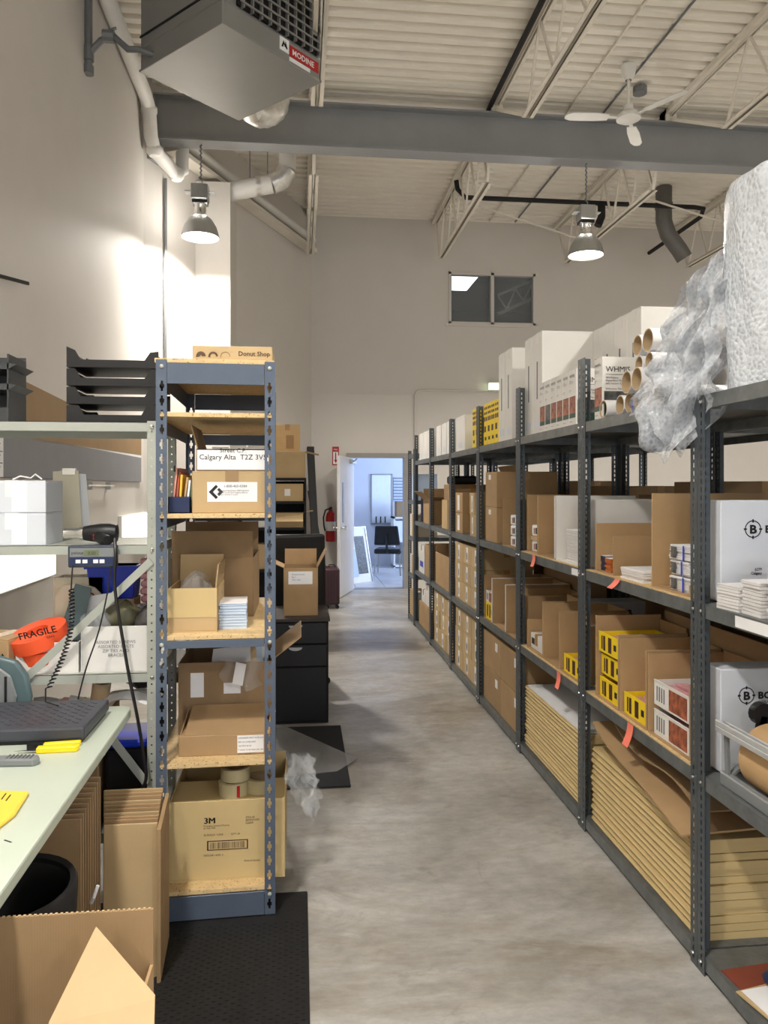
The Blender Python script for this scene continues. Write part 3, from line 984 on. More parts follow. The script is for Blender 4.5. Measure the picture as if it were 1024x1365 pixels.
# ================================================================ STEEL RACKS
def perf_col(mb, P, u0, u1, zr, H):
    """strip of a perforated sheet: P(u, z) -> point; zr = list of hole (z0, z1)"""
    z = 0
    for a_, b_ in zr + [(H, H)]:
        if a_ - z > 1e-5:
            mb.add([P(u0, z), P(u1, z), P(u1, a_), P(u0, a_)], [(0, 1, 2, 3)])
        z = b_


def angle_post(H, fl, hole, pitch, cols=None, th=.002):
    """L section standing at origin, flanges along +x and +y, real slots"""
    mb = MB()
    hw, hh = hole
    n = int((H - .03) / pitch)
    zr = [(.02 + i * pitch, .02 + i * pitch + hh) for i in range(n)]
    wide = [(a_ + hh * .3, a_ + hh * .68) for a_, b_ in zr]
    mid = fl * .55
    if cols:        # key-hole: narrow slot with a wider waist
        C4 = [(0, mid - cols / 2, []), (mid - cols / 2, mid - hw / 2, wide), (mid - hw / 2, mid + hw / 2, zr), (mid + hw / 2, mid + cols / 2, wide), (mid + cols / 2, fl, [])]
    else:
        C4 = [(0, mid - hw / 2, []), (mid - hw / 2, mid + hw / 2, zr), (mid + hw / 2, fl, [])]
    for o in (0, th):
        for u0, u1, z_ in C4:
            perf_col(mb, lambda u, z: (u, o, z), u0, u1, z_, H)
            perf_col(mb, lambda u, z: (o, u, z), u0, u1, z_, H)
    mb.box(fl - .0005, 0, 0, fl, th, H).box(0, fl - .0005, 0, th, fl, H)
    return mb


SH = [.06, .63, 1.175, 1.84]
XR0, XR1 = 1.27, 1.885
_pm = {}
bolt_me = None


def rack_unit(label, x0, x1, y0, y1, hn, hf, shelves, group, fl=.042, bolts=True, m=STEEL, sm=GALV):
    global bolt_me
    t = thing('steel_rack', label, 'shelving', (x0, y0, 0), 0, group)
    W, D = x1 - x0, y1 - y0
    for (x, y, k, H) in ((0, 0, 0, hn), (W, 0, 1, hn), (W, D, 2, hf), (0, D, 3, hf)):
        if (H, fl) not in _pm:
            mb = angle_post(H, fl, (.009, .0155), .0265)
            me = bpy.data.meshes.new('post')
            me.from_pydata(mb.v, [], mb.f)
            me.materials.append(m)
            _pm[(H, fl)] = me
        ob('post', _pm[(H, fl)], None, t, (x, y, 0), (0, 0, k * PI / 2))
    for z in shelves:
        key = ('s', round(W, 3), round(D, 3))
        if key not in _pm:
            e = .0035
            mb = MB().box(e, e, -.003, W - e, D - e, 0)
            for q in ((e, e, e + .0018, D - e), (W - e - .0018, e, W - e, D - e), (e, e, W - e, e + .0018), (e, D - e - .0018, W - e, D - e)):
                mb.box(q[0], q[1], -.042, q[2], q[3], -.003)
            mb.box(e, e, -.044, e + .015, D - e, -.042)
            me = bpy.data.meshes.new('shelf')
            me.from_pydata(mb.v, [], mb.f)
            me.materials.append(sm)
            _pm[key] = me
        so = ob('shelf', _pm[key], None, t, (0, 0, z))
        if bolts:
            for y in (.023, D - .023):
                if bolt_me is None:
                    b_ = ob('bolt', MB().lathe([(0, -.006), (.005, -.005), (.006, -.002), (.006, .001)], 8, axis='x'), CHROME, so, (-.001, y, -.022))
                    bolt_me = b_.data
                else:
                    ob('bolt', bolt_me, None, so, (-.001, y, -.022))
    return t


YB_ = [1.30 + 1.01 * i for i in range(8)]
ORD = ['nearest', 'second', 'third', 'fourth', 'fifth', 'sixth', 'seventh']
for i in range(7):
    hn = 1.838 if i < 2 else 2.13
    hf = 1.838 if i < 1 else 2.13
    rack_unit(f'dark grey perforated steel shelving bay, {ORD[i]} along the right aisle', XR0, XR1, YB_[i] + .001, YB_[i + 1] - .001, hn, hf, SH, 'grey shelving bays along right aisle')
for i in range(7):
    rack_unit(f'dark grey steel shelving bay in the row behind, {ORD[i]} from the front', XR1 + .025, XR1 + .64, YB_[i] + .001, YB_[i + 1] - .001, 1.98, 1.98, SH, 'grey shelving bays in the row behind', bolts=False)
rack_unit('short narrow grey shelving unit at the far end of right aisle', XR0, XR1, 8.42, 8.88, 1.98, 1.98, [.06, .55, .98, 1.40, 1.93], 'grey shelving end unit')
FX = XR0 + .02          # front of goods on the shelves


def span(px0, px1, X=FX):
    a_, b_ = Yat(px0, X), Yat(px1, X)
    return min(a_, b_), max(a_, b_)


# ---- top shelf: tall white cartons
ZT = SH[3]
TW = (.31, .155, .565)
G1 = 'tall white cartons on the top shelf'
tall = [(FX + .155, 4.60, 'fourth bay, nearer of the pair beside the yellow boxes'), (FX + .155, 4.757, 'fourth bay, farther of the pair beside the yellow boxes'),
        (FX + .18, 4.10, 'third bay, nearest at the aisle edge'), (FX + .18, 4.2575 + .003, 'third bay, farther at the aisle edge')]
for k in range(4):
    tall.append((1.76, 3.51 + k * .157, 'third bay at back, ' + ['nearest', 'second', 'third', 'farthest'][k] + ' of four'))
for k in range(3):
    tall.append((1.76, 2.62 + k * .157, 'second bay behind the tubes, ' + ['nearest', 'middle', 'farthest'][k] + ' of three'))
for x, y, l in tall:
    if abs(y - 4.26) < .02:
        y = 4.258
    t = carton('tall white carton, top of ' + l, (x, y, ZT), TW, WCARD, group=G1, tape='x', stick=[('-x', .42, .52, .35, .72, INKG, 'printed_line'), ('-x', .2, .8, .06, .14, WCARDB, 'shipping_label')], tapem=WCARD)
# ---- yellow upright boxes
G2 = 'yellow boxes on the top shelf'


def yellow_box(label, y):
    t = thing('yellow_box', label, 'box', (FX + .11, y, ZT), 0, G2)
    s = (.22, .098, .29)
    ob('body', MB().box(-.11, -.049, 0, .11, .049, .29), YELLOW, t, bev=.002)
    for z0, z1 in ((.58, .68), (.74, .80), (.86, .92)):
        sticker(t, '-x', s, .12, .42, z0, z1, MAROON, 'print_block')
        sticker(t, '-x', s, .56, .88, z0, z1, MAROON, 'print_block')
    sticker(t, '-x', s, .3, .7, .12, .20, INK, 'logo_block')
    sticker(t, '-x', s, .15, .6, .32, .46, MAROON, 'print_block')
    sticker(t, '-y', s, .1, .9, .35, .75, MAROON, 'print_block')


for k in range(4):
    yellow_box('yellow printed box on top of fourth bay, ' + ['nearest', 'second', 'third', 'farthest'][k] + ' of four', 4.885 + k * .1)
for k in range(2):
    yellow_box('yellow printed box on top of fifth bay, ' + ['nearer', 'farther'][k] + ' of two', 5.44 + k * .1)
# ---- low white boxes further down
G3 = 'low white boxes on the top shelf'
for l, y, d in (('fifth bay', 6.05, .34), ('sixth bay, nearest of three', 6.52, .22), ('sixth bay, middle of three', 6.76, .22), ('sixth bay, farthest of three', 7.02, .24), ('seventh bay, nearest of three', 7.53, .24), ('seventh bay, middle of three', 7.79, .24), ('seventh bay, farthest of three', 8.05, .24)):
    carton('low white box on top of ' + l, (FX + .16, y, ZT), (.31, d, .285), WCARD, group=G3, tape='x', stick=[('-x', .3, .7, .1, .25, WCARDB, 'shipping_label')], tapem=WCARD)
# ---- safety-course boxes
G4 = 'safety course boxes on the top shelf'


def safety_box(label, c, rz=0, m2=PHOTO):
    t = thing('course_box', label, 'box', c, rz, G4)
    s = (.20, .088, .27)
    ob('body', MB().box(-.1, -.044, 0, .1, .044, .27), WCARD, t, bev=.002)
    sticker(t, '-x', s, .06, .94, .22, .52, m2, 'photo_print')
    sticker(t, '-x', s, .06, .94, .14, .22, PHOTOG, 'green_band')
    sticker(t, '-y', s, .04, .96, .22, .45, PHOTOK, 'photo_print')
    sticker(t, '-y', s, .04, .96, .04, .22, PHOTOG, 'green_band')
    text(t, 'WHMIS', .02, (-.1015, .038, .232), RX, INK)
    text(t, 'Workplace\nHazardous Materials\nInformation System', .006, (-.1015, .038, .215), RX, INK)
    text(t, 'Participant\nManual', .006, (-.1015, .038, .17), RX, INK)
    text(t, 'Instructor', .009, (-.1015, .038, .018), RX, INK)
    text(t, 'WHMIS', .034, (-.085, -.0455, .205), RY, INK)
    ob('rule_line', MB().box(-.085, -.0455, .193, .085, -.0445, .1945), INK, t)
    text(t, 'Workplace\nHazardous Materials\nInformation System', .0125, (-.085, -.0455, .176), RY, INK)
    text(t, 'Instructor Manual', .0125, (-.085, -.0455, .128), RY, INK)
    return t


for k in range(6):
    safety_box('white course box with rust photo, top of third bay, ' + ORD[k].replace('nearest', 'first') + ' from the near end', (FX + .105, 3.50 + k * .0905, ZT), 0, PHOTOK if k == 4 else PHOTO)
safety_box('white course box with big heading beside the mailing tubes', (FX + .105, 3.185, ZT))
# ---- mailing tubes
G5 = 'white mailing tubes on the top shelf'
tubes = [(3.12, .04, 0, 'far end of the bottom row'), (2.95, .04, 0, 'second in the bottom row'), (2.863, .04, 0, 'third in the bottom row'), (2.78, .04, 0, 'fourth in the bottom row'), (2.697, .04, 0, 'fifth in the bottom row'), (2.614, .04, 0, 'nearest in the bottom row'),
         (2.8215, .044, .071, 'jutting out in the second row'), (2.731, .044, .071, 'beside the jutting one in the second row'), (2.776, .032, .146, 'left one in the third row'), (2.69, .032, .146, 'right one in the third row'), (2.79, .04, .2125, 'left one in the top row'), (2.702, .044, .2115, 'right one in the top row')]
for y, r, dz, l in tubes:
    t = thing('mailing_tube', 'open white mailing tube, ' + l, 'tube', (FX + (.0 if 'jutting' not in l else -.03), y, ZT + dz + r), 0, G5)
    L_ = .27 if dz == 0 else .26
    ob('outer_sleeve', MB().lathe([(r - .001, 0), (r, 0), (r, L_), (r - .001, L_)], 24, axis='x'), PAPER, t, smooth=True)
    ob('inner_core', MB().lathe([(r - .001, .0), (r - .001, L_), (r - .005, L_), (r - .005, 0)], 24, axis='x', close=True), CORE, t, smooth=True)
t = thing('blue_strap', 'thin blue plastic strap tied around the lower tubes', 'strap', (0, 0, 0))
ob('strand', MB().tube([(FX + .06, 3.167, ZT + .003), (FX + .06, 3.165, ZT + .05), (FX + .06, 3.12, ZT + .084), (FX + .06, 2.95, ZT + .084), (FX + .06, 2.90, ZT + .06), (FX + .045, 2.87, ZT + .0825), (FX + .045, 2.80, ZT + .0825), (FX - .003, 2.83, ZT + .04), (FX - .003, 2.82, ZT + .003)], .003, 6), BLUEP, t)
# ---- bubble wrap roll and loose tail
rx_, ry_, rr_ = 1.635, 2.10, .335
t = thing('bubble_wrap_roll', 'big upright roll of clear bubble wrap on the near top shelf', 'bubble wrap', (rx_, ry_, ZT))
rnd = random.Random(5)


def rollfn(u, v):
    an = u * 2 * PI
    r = rr_ + .006 * math.sin(an * 7 + 3 * v) + .004 * math.sin(an * 13 + 9 * v)
    top = .66 + .012 * math.sin(an * 3)
    if v > .85:
        k = (v - .85) / .15
        return ((r - .12 * k * k) * math.cos(an), (r - .12 * k * k) * math.sin(an), top * .94 + top * .06 * math.sin(k * PI / 2))
    return (r * math.cos(an), r * math.sin(an), v / .85 * top * .94)


ob('rolled_wrap', MB().grid(rollfn, 72, 24), BUBBLE, t, smooth=True)
ob('roll_core', MB().lathe([(.2, .0), (.2, .64), (.06, .645), (.06, 0)], 24), PAPER, t, smooth=True)


def tailfn(u, v):
    # u 0..1 away from the roll toward the far left, v 0..1 downward
    an = math.radians(200 - 0 * u)
    x = rx_ - rr_ * .93 - .0 - .10 * u * (.5 + v * .8) - .03 * v
    y = ry_ + .12 + .34 * u * (.35 + .75 * v)
    z = ZT + .46 - .10 * u - v * (.50 + .10 * math.sin(u * 4)) + .03 * math.sin(u * 9) * v
    cr = .028 * math.sin(u * 17 + v * 5) + .022 * math.sin(v * 21 + u * 6) + .012 * math.sin(u * 31 - v * 17)
    return (x + cr - .02, y + cr * .6, z + .4 * cr)


ob('loose_tail', MB().grid(lambda u, v: tuple(q - o_ for q, o_ in zip(tailfn(u, v), (rx_, ry_, ZT))), 40, 48), BUBBLE2, t, smooth=True)
ob('tail_fold', MB().grid(lambda u, v: tuple(q - o_ for q, o_ in zip((tailfn(u, v)[0] + .05 + .03 * math.sin(v * 13), tailfn(u, v)[1] - .02 * math.sin(u * 12), tailfn(u, v)[2] + .02), (rx_, ry_, ZT))), 30, 36), BUBBLE2, t, smooth=True)


# ================================================================ bin boxes: open to the aisle
def bin_box(label, y0, y1, z, h, m=CARD, depth=.42, x0=FX, hfar=None, hback=None, liner=None, group='cut-down carton bins on the right shelving', hfront=0):
    t = thing('bin_box', label, 'box', (x0, y0, z), 0, group)
    D, th = y1 - y0, .006
    ob('bottom', MB().box(0, 0, 0, depth, D, th), m, t)
    ob('side_wall', MB().box(0, 0, th, depth, th, h), m, t, bev=.001)
    ob('side_wall', MB().box(0, D - th, th, depth, D, hfar or h), m, t, bev=.001)
    ob('back_wall', MB().box(depth - th, th, th, depth, D - th, hback or h), m, t, bev=.001)
    if hfront:
        ob('front_wall', MB().box(0, th, th, th, D - th, hfront), m, t, bev=.001)
    if liner:
        ob('white_edge', MB().box(-.004, -.002, th, .0, th + .002, h + .002).box(-.004, -.002, h, depth, th + .002, h + .004), liner, t)
    return t


def tray(label, y0, y1, z, h=.075, m=YELLOW, fill=PINKP, x0=FX + .01, depth=.26, group='yellow display trays', photo=False):
    t = thing('display_tray', label, 'tray', (x0, y0, z), 0, group)
    D, th = y1 - y0, .003
    ob('bottom', MB().box(0, 0, 0, depth, D, th), m, t)
    ob('front_wall', MB().box(0, 0, th, th, D, h), m, t)
    ob('back_wall', MB().box(depth - th, 0, th, depth, D, h), m, t)
    for yy in (0, D - th):
        ob('side_wall', MB().box(th, yy, th, depth - th, yy + th, h), m, t)
    for k in range(4):
        ob('packet', MB().box(.02 + k * .055, .012, th, .065 + k * .055, D - .012, h - .018 + .004 * (k % 2)), fill, t)
    s = (0, 0)
    f = (lambda u0, u1, v0, v1, mm, nm: ob(nm, MB().box(-.001, D * (1 - u0), h * v0, 0, D * (1 - u1), h * v1), mm, t))
    if photo:
        f(.45, .96, .08, .92, PHOTO, 'photo_print')
        for k in range(4):
            f(.08 + k * .07, .11 + k * .07, .2, .8, INKG, 'printed_line')
    else:
        f(.14, .2, .15, .85, MAROON, 'print_block')
        f(.24, .34, .12, .88, MAROON, 'print_block')
        f(.5, .66, .12, .9, MAROON, 'print_block')
        f(.78, .9, .35, .65, INK, 'logo_block')
    for u in (0,):
        ob('rim', MB().box(-.002, 0, h, th + .002, D, h + .003), m, t)
    return t


def logo_box(label, c, size, z_logo, big=1.0, x_off=0.0):
    """white carton lying with its printed face toward the viewer"""
    w_, d_, h_ = size
    t = thing('logo_carton', label, 'box', c, 0, 'white cartons with ring logo')
    ob('body', MB().box(-w_ / 2, -d_ / 2, 0, w_ / 2, d_ / 2, h_), WCARDB, t, bev=.003)
    y = -d_ / 2 - .001
    lx = x_off
    ring = MB()
    n = 32
    R = .046 * big
    for j in range(n):
        a0, a1 = 2 * PI * j / n, 2 * PI * (j + 1) / n
        ring.add([(lx + r_ * math.cos(q), y, z_logo + r_ * math.sin(q)) for r_, q in ((R, a0), (R, a1), (R * .88, a1), (R * .88, a0))], [(0, 1, 2, 3)])
    for an in (0, 90, 180, 270):
        q = math.radians(an)
        ring.bar((lx + R * .75 * math.cos(q), y, z_logo + R * .75 * math.sin(q)), (lx + R * 1.12 * math.cos(q), y, z_logo + R * 1.12 * math.sin(q)), .005, .0006, (0, 1, 0))
    ob('ring_logo', ring, INK, t)
    text(t, 'B', .062 * big, (lx, y - .0005, z_logo - .022 * big), RY, INK, 'CENTER', 1.15, bold=.04)
    text(t, 'BOLDER', .052 * big, (lx + R * 1.45, y - .0005, z_logo - .018 * big), RY, INK, 'LEFT', 1.15, bold=.04)
    text(t, 'GRAPHICS', .022 * big, (lx + R * 1.9, y - .0005, z_logo - .045 * big), RY, INK)
    text(t, '6279\nCalgary', .02 * big, (lx + .03, y - .0005, .10), RY, INK, 'RIGHT', bold=.02)
    return t


Z2, Z1, Z0_ = SH[2], SH[1], SH[0]
# ---- nearest bay (A)
cx = 1.60
logo_box('white carton with ring logo on middle shelf behind the booklet stacks', (1.605, 2.335, Z2 + .004), (.54, .10, .325), .233, .61, -.161)
for k, (x, y, w_, h_, n, sd) in enumerate(((1.33, 2.165, .09, .075, 8, 1), (1.345, 2.055, .1, .10, 10, 2), (1.355, 1.94, .1, .11, 10, 3), (1.47, 2.12, .10, .15, 12, 4), (1.36, 1.80, .12, .10, 10, 5))):
    paper_stack('stack of white booklets before the logo carton, ' + ['lowest, by the post', 'second from the post', 'third from the post', 'tallest, behind the others', 'nearest the viewer'][k], (x, y, Z2), (w_, .10, h_), n, (.1, -.05, .06, 0, .05)[k], group='booklet stacks on nearest bay', seed=sd)
ob('shelf_label', MB().box(0, 0, 0, .0015, .22, .033), PAPER, None, (XR0 + .0015, 1.88, Z2 - .039), label='blank white strip stuck on edge of nearest middle shelf', cat='label')
logo_box('white carton with ring logo behind the kraft paper roll', (1.605, 2.335, Z1 + .004), (.54, .10, .33), .245, .58, -.183)
open_box('brown open carton behind the paper roll on lower shelf', (1.70, 1.70, Z1), (.28, .3, .40), CARDD)
# kraft paper dispenser
t = thing('paper_dispenser', 'kraft paper roll on a grey metal cutter stand', 'paper roll', (1.40, 1.715, Z1))
ob('paper_roll', MB().lathe([(.0, -.30), (.095, -.30), (.1, -.295), (.1, .415), (.095, .42), (0, .42)], 40, (0, 0, .108), 'y'), KRAFT, t, smooth=True)
ob('paper_web', MB().poly([(-.02, -.28, .028), (-.02, .40, .028), (-.095, .40, .10), (-.095, -.28, .10)], (.002, 0, .002)), KRAFT, t)
ob('base_rail', MB().box(-.11, -.35, 0, -.085, .50, .04), GREYP, t, bev=.004)
ob('rear_rail', MB().box(.09, -.35, 0, .12, .50, .03), GREYP, t, bev=.004)
ob('cutter_bar', MB().box(-.125, -.35, .165, -.085, .50, .182).box(-.125, -.35, .182, -.118, .50, .2).box(-.1, -.35, .182, -.093, .50, .196), mat('dull_aluminium', (186, 188, 190), .5, .3), t, bev=.002)
for y in (.47, -.34):
    ob('end_bracket', MB().bar((-.1, y, .02), (-.105, y, .18), .018, .008, (1, 0, 0)).bar((-.1, y, .03), (.0, y, .108), .02, .008, (1, 0, 0)), GREYP, t)
ob('pivot_knob', MB().disc((-.0, .44, .225), .035, 16, 'y', .03), BLACK, t)
ob('pivot_arm', MB().bar((0, .45, .22), (-.04, .45, .06), .02, .02), BLACK, t)
# flat cartons, nearest bay
_fm = {}
NTH = 'first second third fourth fifth sixth seventh eighth ninth tenth eleventh twelfth thirteenth fourteenth fifteenth sixteenth'.split()


def flat_stack(group, lab, y0, y1, z, n, th, m, x0, depth, jx=.006, rr=None, top=None):
    rr = rr or random.Random(3)
    L_ = y1 - y0
    for i in range(n):
        key = (round(L_, 3), th, depth, m.name)
        if key not in _fm:
            q = th / 2 * .92
            pr = [(0, q), (.004, .0), (depth, 0), (depth, 2 * q), (.004, 2 * q)]
            mb = MB().poly([(x, 0, zz) for x, zz in pr], (0, L_, 0))
            mb.poly([(.001, 0, q * .55), (.001, 0, q * 1.45), (-.003, 0, q)], (0, L_, 0))
            o = ob('flat_carton', mb, m)
            _fm[key] = o.data
        else:
            o = ob('flat_carton', _fm[key], None)
        o.location = (x0 + rr.uniform(0, jx), y0 + rr.uniform(-.006, .006), z + i * th)
        tag(o, f'folded flat carton, {NTH[i]} up in {lab}', 'box', group)
    return z + n * th


ra = random.Random(8)
rd = mat('red_folder', (128, 62, 48), .5)
o = ob('folder', MB().box(0, 0, 0, .22, .30, .004), rd, None, (1.315, 1.90, Z0_), (0, 0, .10), label='red-brown folder under the loose papers at bottom right', cat='folder')
o = ob('folder', MB().box(0, 0, 0, .2, .3, .004), CARD2, None, (1.33, 1.80, Z0_ + .0045), (0, 0, .2), label='tan folder between red folder and white sheet', cat='folder')
o = ob('loose_sheet', MB().box(0, 0, 0, .22, .28, .0015), PAPER, None, (1.325, 1.815, Z0_ + .009), (0, 0, .14), label='printed white sheet lying on the folders at bottom right', cat='paper')
for k in range(5):
    ob('printed_line', MB().box(.05, .10 + k * .018, .0015, .12 + .02 * (k % 2), .104 + k * .018, .002), INKG, o)
ob('navy_pouch', MB().lathe([(0, -.02), (.04, -.015), (.055, 0), (.04, .015), (0, .02)], 10), NAVY, None, (1.42, 2.10, Z0_ + .025), label='small navy pouch on the folders at bottom right', cat='pouch', smooth=True)
# ---- second bay (B)
y0, y1 = YB_[1], YB_[2]
lb = ob('shelf_liner', MB().box(XR0 + .006, YB_[1] + .04, 0, 1.86, YB_[2] - .04, .004), PBOARD, None, (0, 0, Z2), label='tan board lining middle shelf of second bay', cat='board')
lb = ob('shelf_liner', MB().box(XR0 + .006, YB_[1] + .04, 0, 1.86, YB_[2] - .04, .004), PBOARD, None, (0, 0, Z1), label='tan board lining lower shelf of second bay', cat='board')
zb = Z2 + .004
bin_box('brown cut-down bin holding navy and orange covers, second bay', 3.015, 3.205, zb, .165, CARD, depth=.31, hfar=.21, hback=.21)
paper_stack('small stack of books with navy covers in second bay bin', (FX + .10, 3.165, zb + .006), (.16, .055, .065), 5, m=NAVY, name='book_stack', cat='books')
paper_stack('small stack of books with orange covers in second bay bin', (FX + .09, 3.10, zb + .006), (.15, .06, .06), 6, m=OPRINT, name='book_stack', cat='books')
paper_stack('thin stack of white sheets in front of the brown bin, second bay', (FX + .12, 2.86, zb), (.22, .2, .045), 5, m=PAPERG)
carton('white box low at the back of second bay middle shelf', (1.735, 3.02, zb), (.23, .3, .29), WCARDB, tape='x', tapem=WCARD)
carton('white box behind tall brown panel on second bay middle shelf', (1.745, 2.80, zb), (.2, .12, .32), CARD2)
paper_stack('loose white sheets on top of the white box, second bay', (1.72, 2.95, zb + .292), (.16, .14, .03), 4)
bin_box('tall brown bin with banded magazines, second bay middle shelf', 2.395, 2.672, zb, .04, CARD, depth=.55, hfar=.345, hback=.33)
for k in range(3):
    for j in range(2):
        t = paper_stack(f'banded bundle of white magazines in tall bin, {["bottom", "middle", "top"][k]} one of the {["near", "far"][j]} pile', (FX + .105 + j * .19, 2.495, zb + .006 + k * .055), (.17, .14, .05), 7, (.03, -.04, .05)[k], name='magazine_bundle', cat='magazines', group='banded magazines', seed=k + j)
        ob('printed_spine', MB().box(-.092, .02, .006, -.0905, .055, .044), PHOTOK, t)
        ob('blue_band', MB().box(-.093, -.03, 0, -.0915, -.022, .05), BLUEP, t)
# lower shelf
zb = Z1 + .004
open_box('large brown open carton at back of second bay lower shelf', (1.735, 2.80, zb), (.27, .78, .37), CARDD, hs=(.37, .37, .33, .37))
bin_box('brown bin holding three stacked yellow trays, second bay', 2.965, 3.205, zb, .31, CARD, depth=.30, hfar=.35, hback=.33)
for k in range(3):
    tray('yellow display tray, ' + ['bottom', 'middle', 'top'][k] + ' of three in second bay bin', 2.985, 3.185, zb + .0065 + k * .098, .082, x0=FX + (.012, .02, .008)[k])
bin_box('brown bin holding one yellow tray, second bay', 2.715, 2.95, zb, .30, CARD, depth=.30)
tray('single yellow display tray beside the white trays, second bay', 2.735, 2.93, zb + .0065, .082)
bin_box('brown bin with two white trays, second bay', 2.395, 2.70, zb, .255, CARD, depth=.30, hback=.3, hfar=.292)
for k in range(2):
    tray('white display tray with rust photo, ' + ['lower', 'upper'][k] + ' of two in second bay', 2.42, 2.67, zb + .0065 + k * .108, .088, m=WCARD, photo=True, group='white display trays')
# coral sticky notes
for l, yy, zz, an, ln in (('second bay lower shelf', 2.78, Z1, .05, .085), ('second bay middle shelf', 2.90, Z2, .3, .04), ('third bay lower shelf', 3.60, Z1, -.3, .07), ('third bay middle shelf', 4.0, Z2, -.3, .06)):
    def nf(u, v):
        return (-.002 - .022 * v * v, u * .05 + .1 * v * an, -ln * v)
    ob('sticky_note', MB().grid(nf, 2, 6), PEACH, None, (XR0 + .0015, yy, zz + .002), solid=.001, label='curled coral sticky note on edge of ' + l, cat='note', group='coral sticky notes')
ob('shelf_label', MB().box(0, 0, 0, .0015, .1, .03), PAPER, None, (XR0 + .0015, 3.35, Z2 - .038), label='small printed white label on third bay middle shelf edge', cat='label')
# flat cartons second bay + the warped ones on top
zt_ = flat_stack('flat cartons on second bay', 'big stack on second bay floor shelf', 2.355, 3.265, Z0_, 13, .0255, CARDY, FX + .004, .50, .008, random.Random(4))
t = thing('warped_carton', 'bent flat carton lying askew on top of the near stack, jutting into the aisle', 'box', (0, 0, 0))


def w1(u, v):
    return (FX - .05 + .50 * v + .05 * u, 2.36 + .88 * u, zt_ + .012 + .12 * u * u * (1 - .3 * v) + .02 * math.sin(u * 5) * (1 - v) + .02 * v)


ob('sheet', MB().grid(w1, 14, 6), CARD, t, solid=.007)


def w2_(u, v):
    return (FX + .02 + .46 * v, 2.38 + .80 * u, zt_ + .055 + .155 * u + .04 * math.sin(u * 6.2 + .6) * (1 - v * .7) + .02 * v)


t = thing('warped_carton', 'torn bent flat carton uppermost under second bay lower shelf', 'box', (0, 0, 0))
ob('sheet', MB().grid(w2_, 14, 6), CARDD, t, solid=.006)
# ---- third bay (C)
ob('shelf_liner', MB().box(XR0 + .006, YB_[2] + .04, 0, 1.86, YB_[3] - .04, .004), PBOARD, None, (0, 0, Z2), label='tan board lining middle shelf of third bay', cat='board')
ob('shelf_liner', MB().box(XR0 + .006, YB_[2] + .04, 0, 1.86, YB_[3] - .04, .004), PBOARD, None, (0, 0, Z1), label='tan board lining lower shelf of third bay', cat='board')
zb = Z2 + .004
bin_box('brown bin with two white packs, far end of third bay', 4.025, 4.215, zb, .325, CARD)
bin_box('brown empty bin in the middle of third bay', 3.73, 4.018, zb, .32, CARD, liner=WCARD)
bin_box('white bin with paper stack, near end of third bay', 3.37, 3.722, zb, .31, WCARD, hfar=.325)
G6 = 'barcoded white packs'


def pack(label, y, z, x=FX + .035, w_=.085):
    t = thing('white_pack', label, 'pack', (x, y, z), 0, G6)
    ob('body', MB().box(0, -w_ / 2, 0, .11, w_ / 2, .062), PAPER, t, bev=.008, seg=2)
    for k in range(4):
        ob('barcode_bar', MB().box(-.001, -.028 + k * .008, .014, 0, -.024 + k * .008, .048), INK, t)
    ob('print_block', MB().box(-.001, .012, .012, 0, .03, .045), PHOTO, t)


for k in range(2):
    pack('white barcoded pack, ' + ['lower', 'upper'][k] + ' of two in third bay bin', 4.12, zb + .0065 + k * .087, FX + .02, .14)
ob('pack_divider', MB().box(0, 0, 0, .16, .15, .024), CARD2, None, (FX + .015, 4.045, zb + .069), label='brown card spacer between packs in third bay bin', cat='card')
ob('crumpled_bag', MB().lathe([(0, 0), (.05, .0), (.06, .015), (.04, .03), (.0, .04)], 9), CLEAR, None, (FX + .11, 3.83, zb + .0065), label='small crumpled clear bag in empty third bay bin', cat='bag')
paper_stack('thick stack of white booklets in white bin, third bay', (FX + .10, 3.55, zb + .0065), (.16, .15, .155), 14)
ob('card_panel', MB().box(0, 0, 0, .2, .005, .27), CARD2, None, (FX + .09, 3.65, zb + .0065), label='brown card panel standing behind booklets in white bin', cat='card')
zb = Z1 + .004
logo_box('white carton with ring logo on third bay lower shelf', (1.71, 4.02, zb), (.32, .16, .29), .235, .7, -.12)
bin_box('brown low bin at far end of third bay lower shelf', 3.935, 4.215, zb, .30, CARD, depth=.24, hfar=.16)
carton('small white box at front of third bay lower shelf', (FX + .09, 4.09, zb + .0065), (.15, .2, .085), WCARD, tape='x', stick=[('-x', .1, .35, .3, .7, INK, 'logo_block')])
bin_box('brown middle bin on third bay lower shelf', 3.675, 3.928, zb, .29, CARD, depth=.36)
bin_box('brown near bin with yellow tray on third bay lower shelf', 3.37, 3.668, zb, .27, CARD, depth=.36, liner=WCARD, hfar=.285)
tray('yellow display tray in near bin of third bay lower shelf', 3.40, 3.63, zb + .0065, .085)
zt_ = flat_stack('flat cartons on third bay', 'white-topped stack on third bay', 3.37, 4.27, Z0_, 16, .0215, CARDY, FX + .004, .46, .008, random.Random(9))
ob('white_board', MB().box(0, 0, 0, .46, .86, .006), PAPER, None, (FX + .012, 3.385, zt_), label='white board lying on flat cartons of third bay', cat='board')
carton('dim brown carton behind flat stack of third bay', (1.81, 3.82, Z0_), (.11, .84, .50), CARDD)
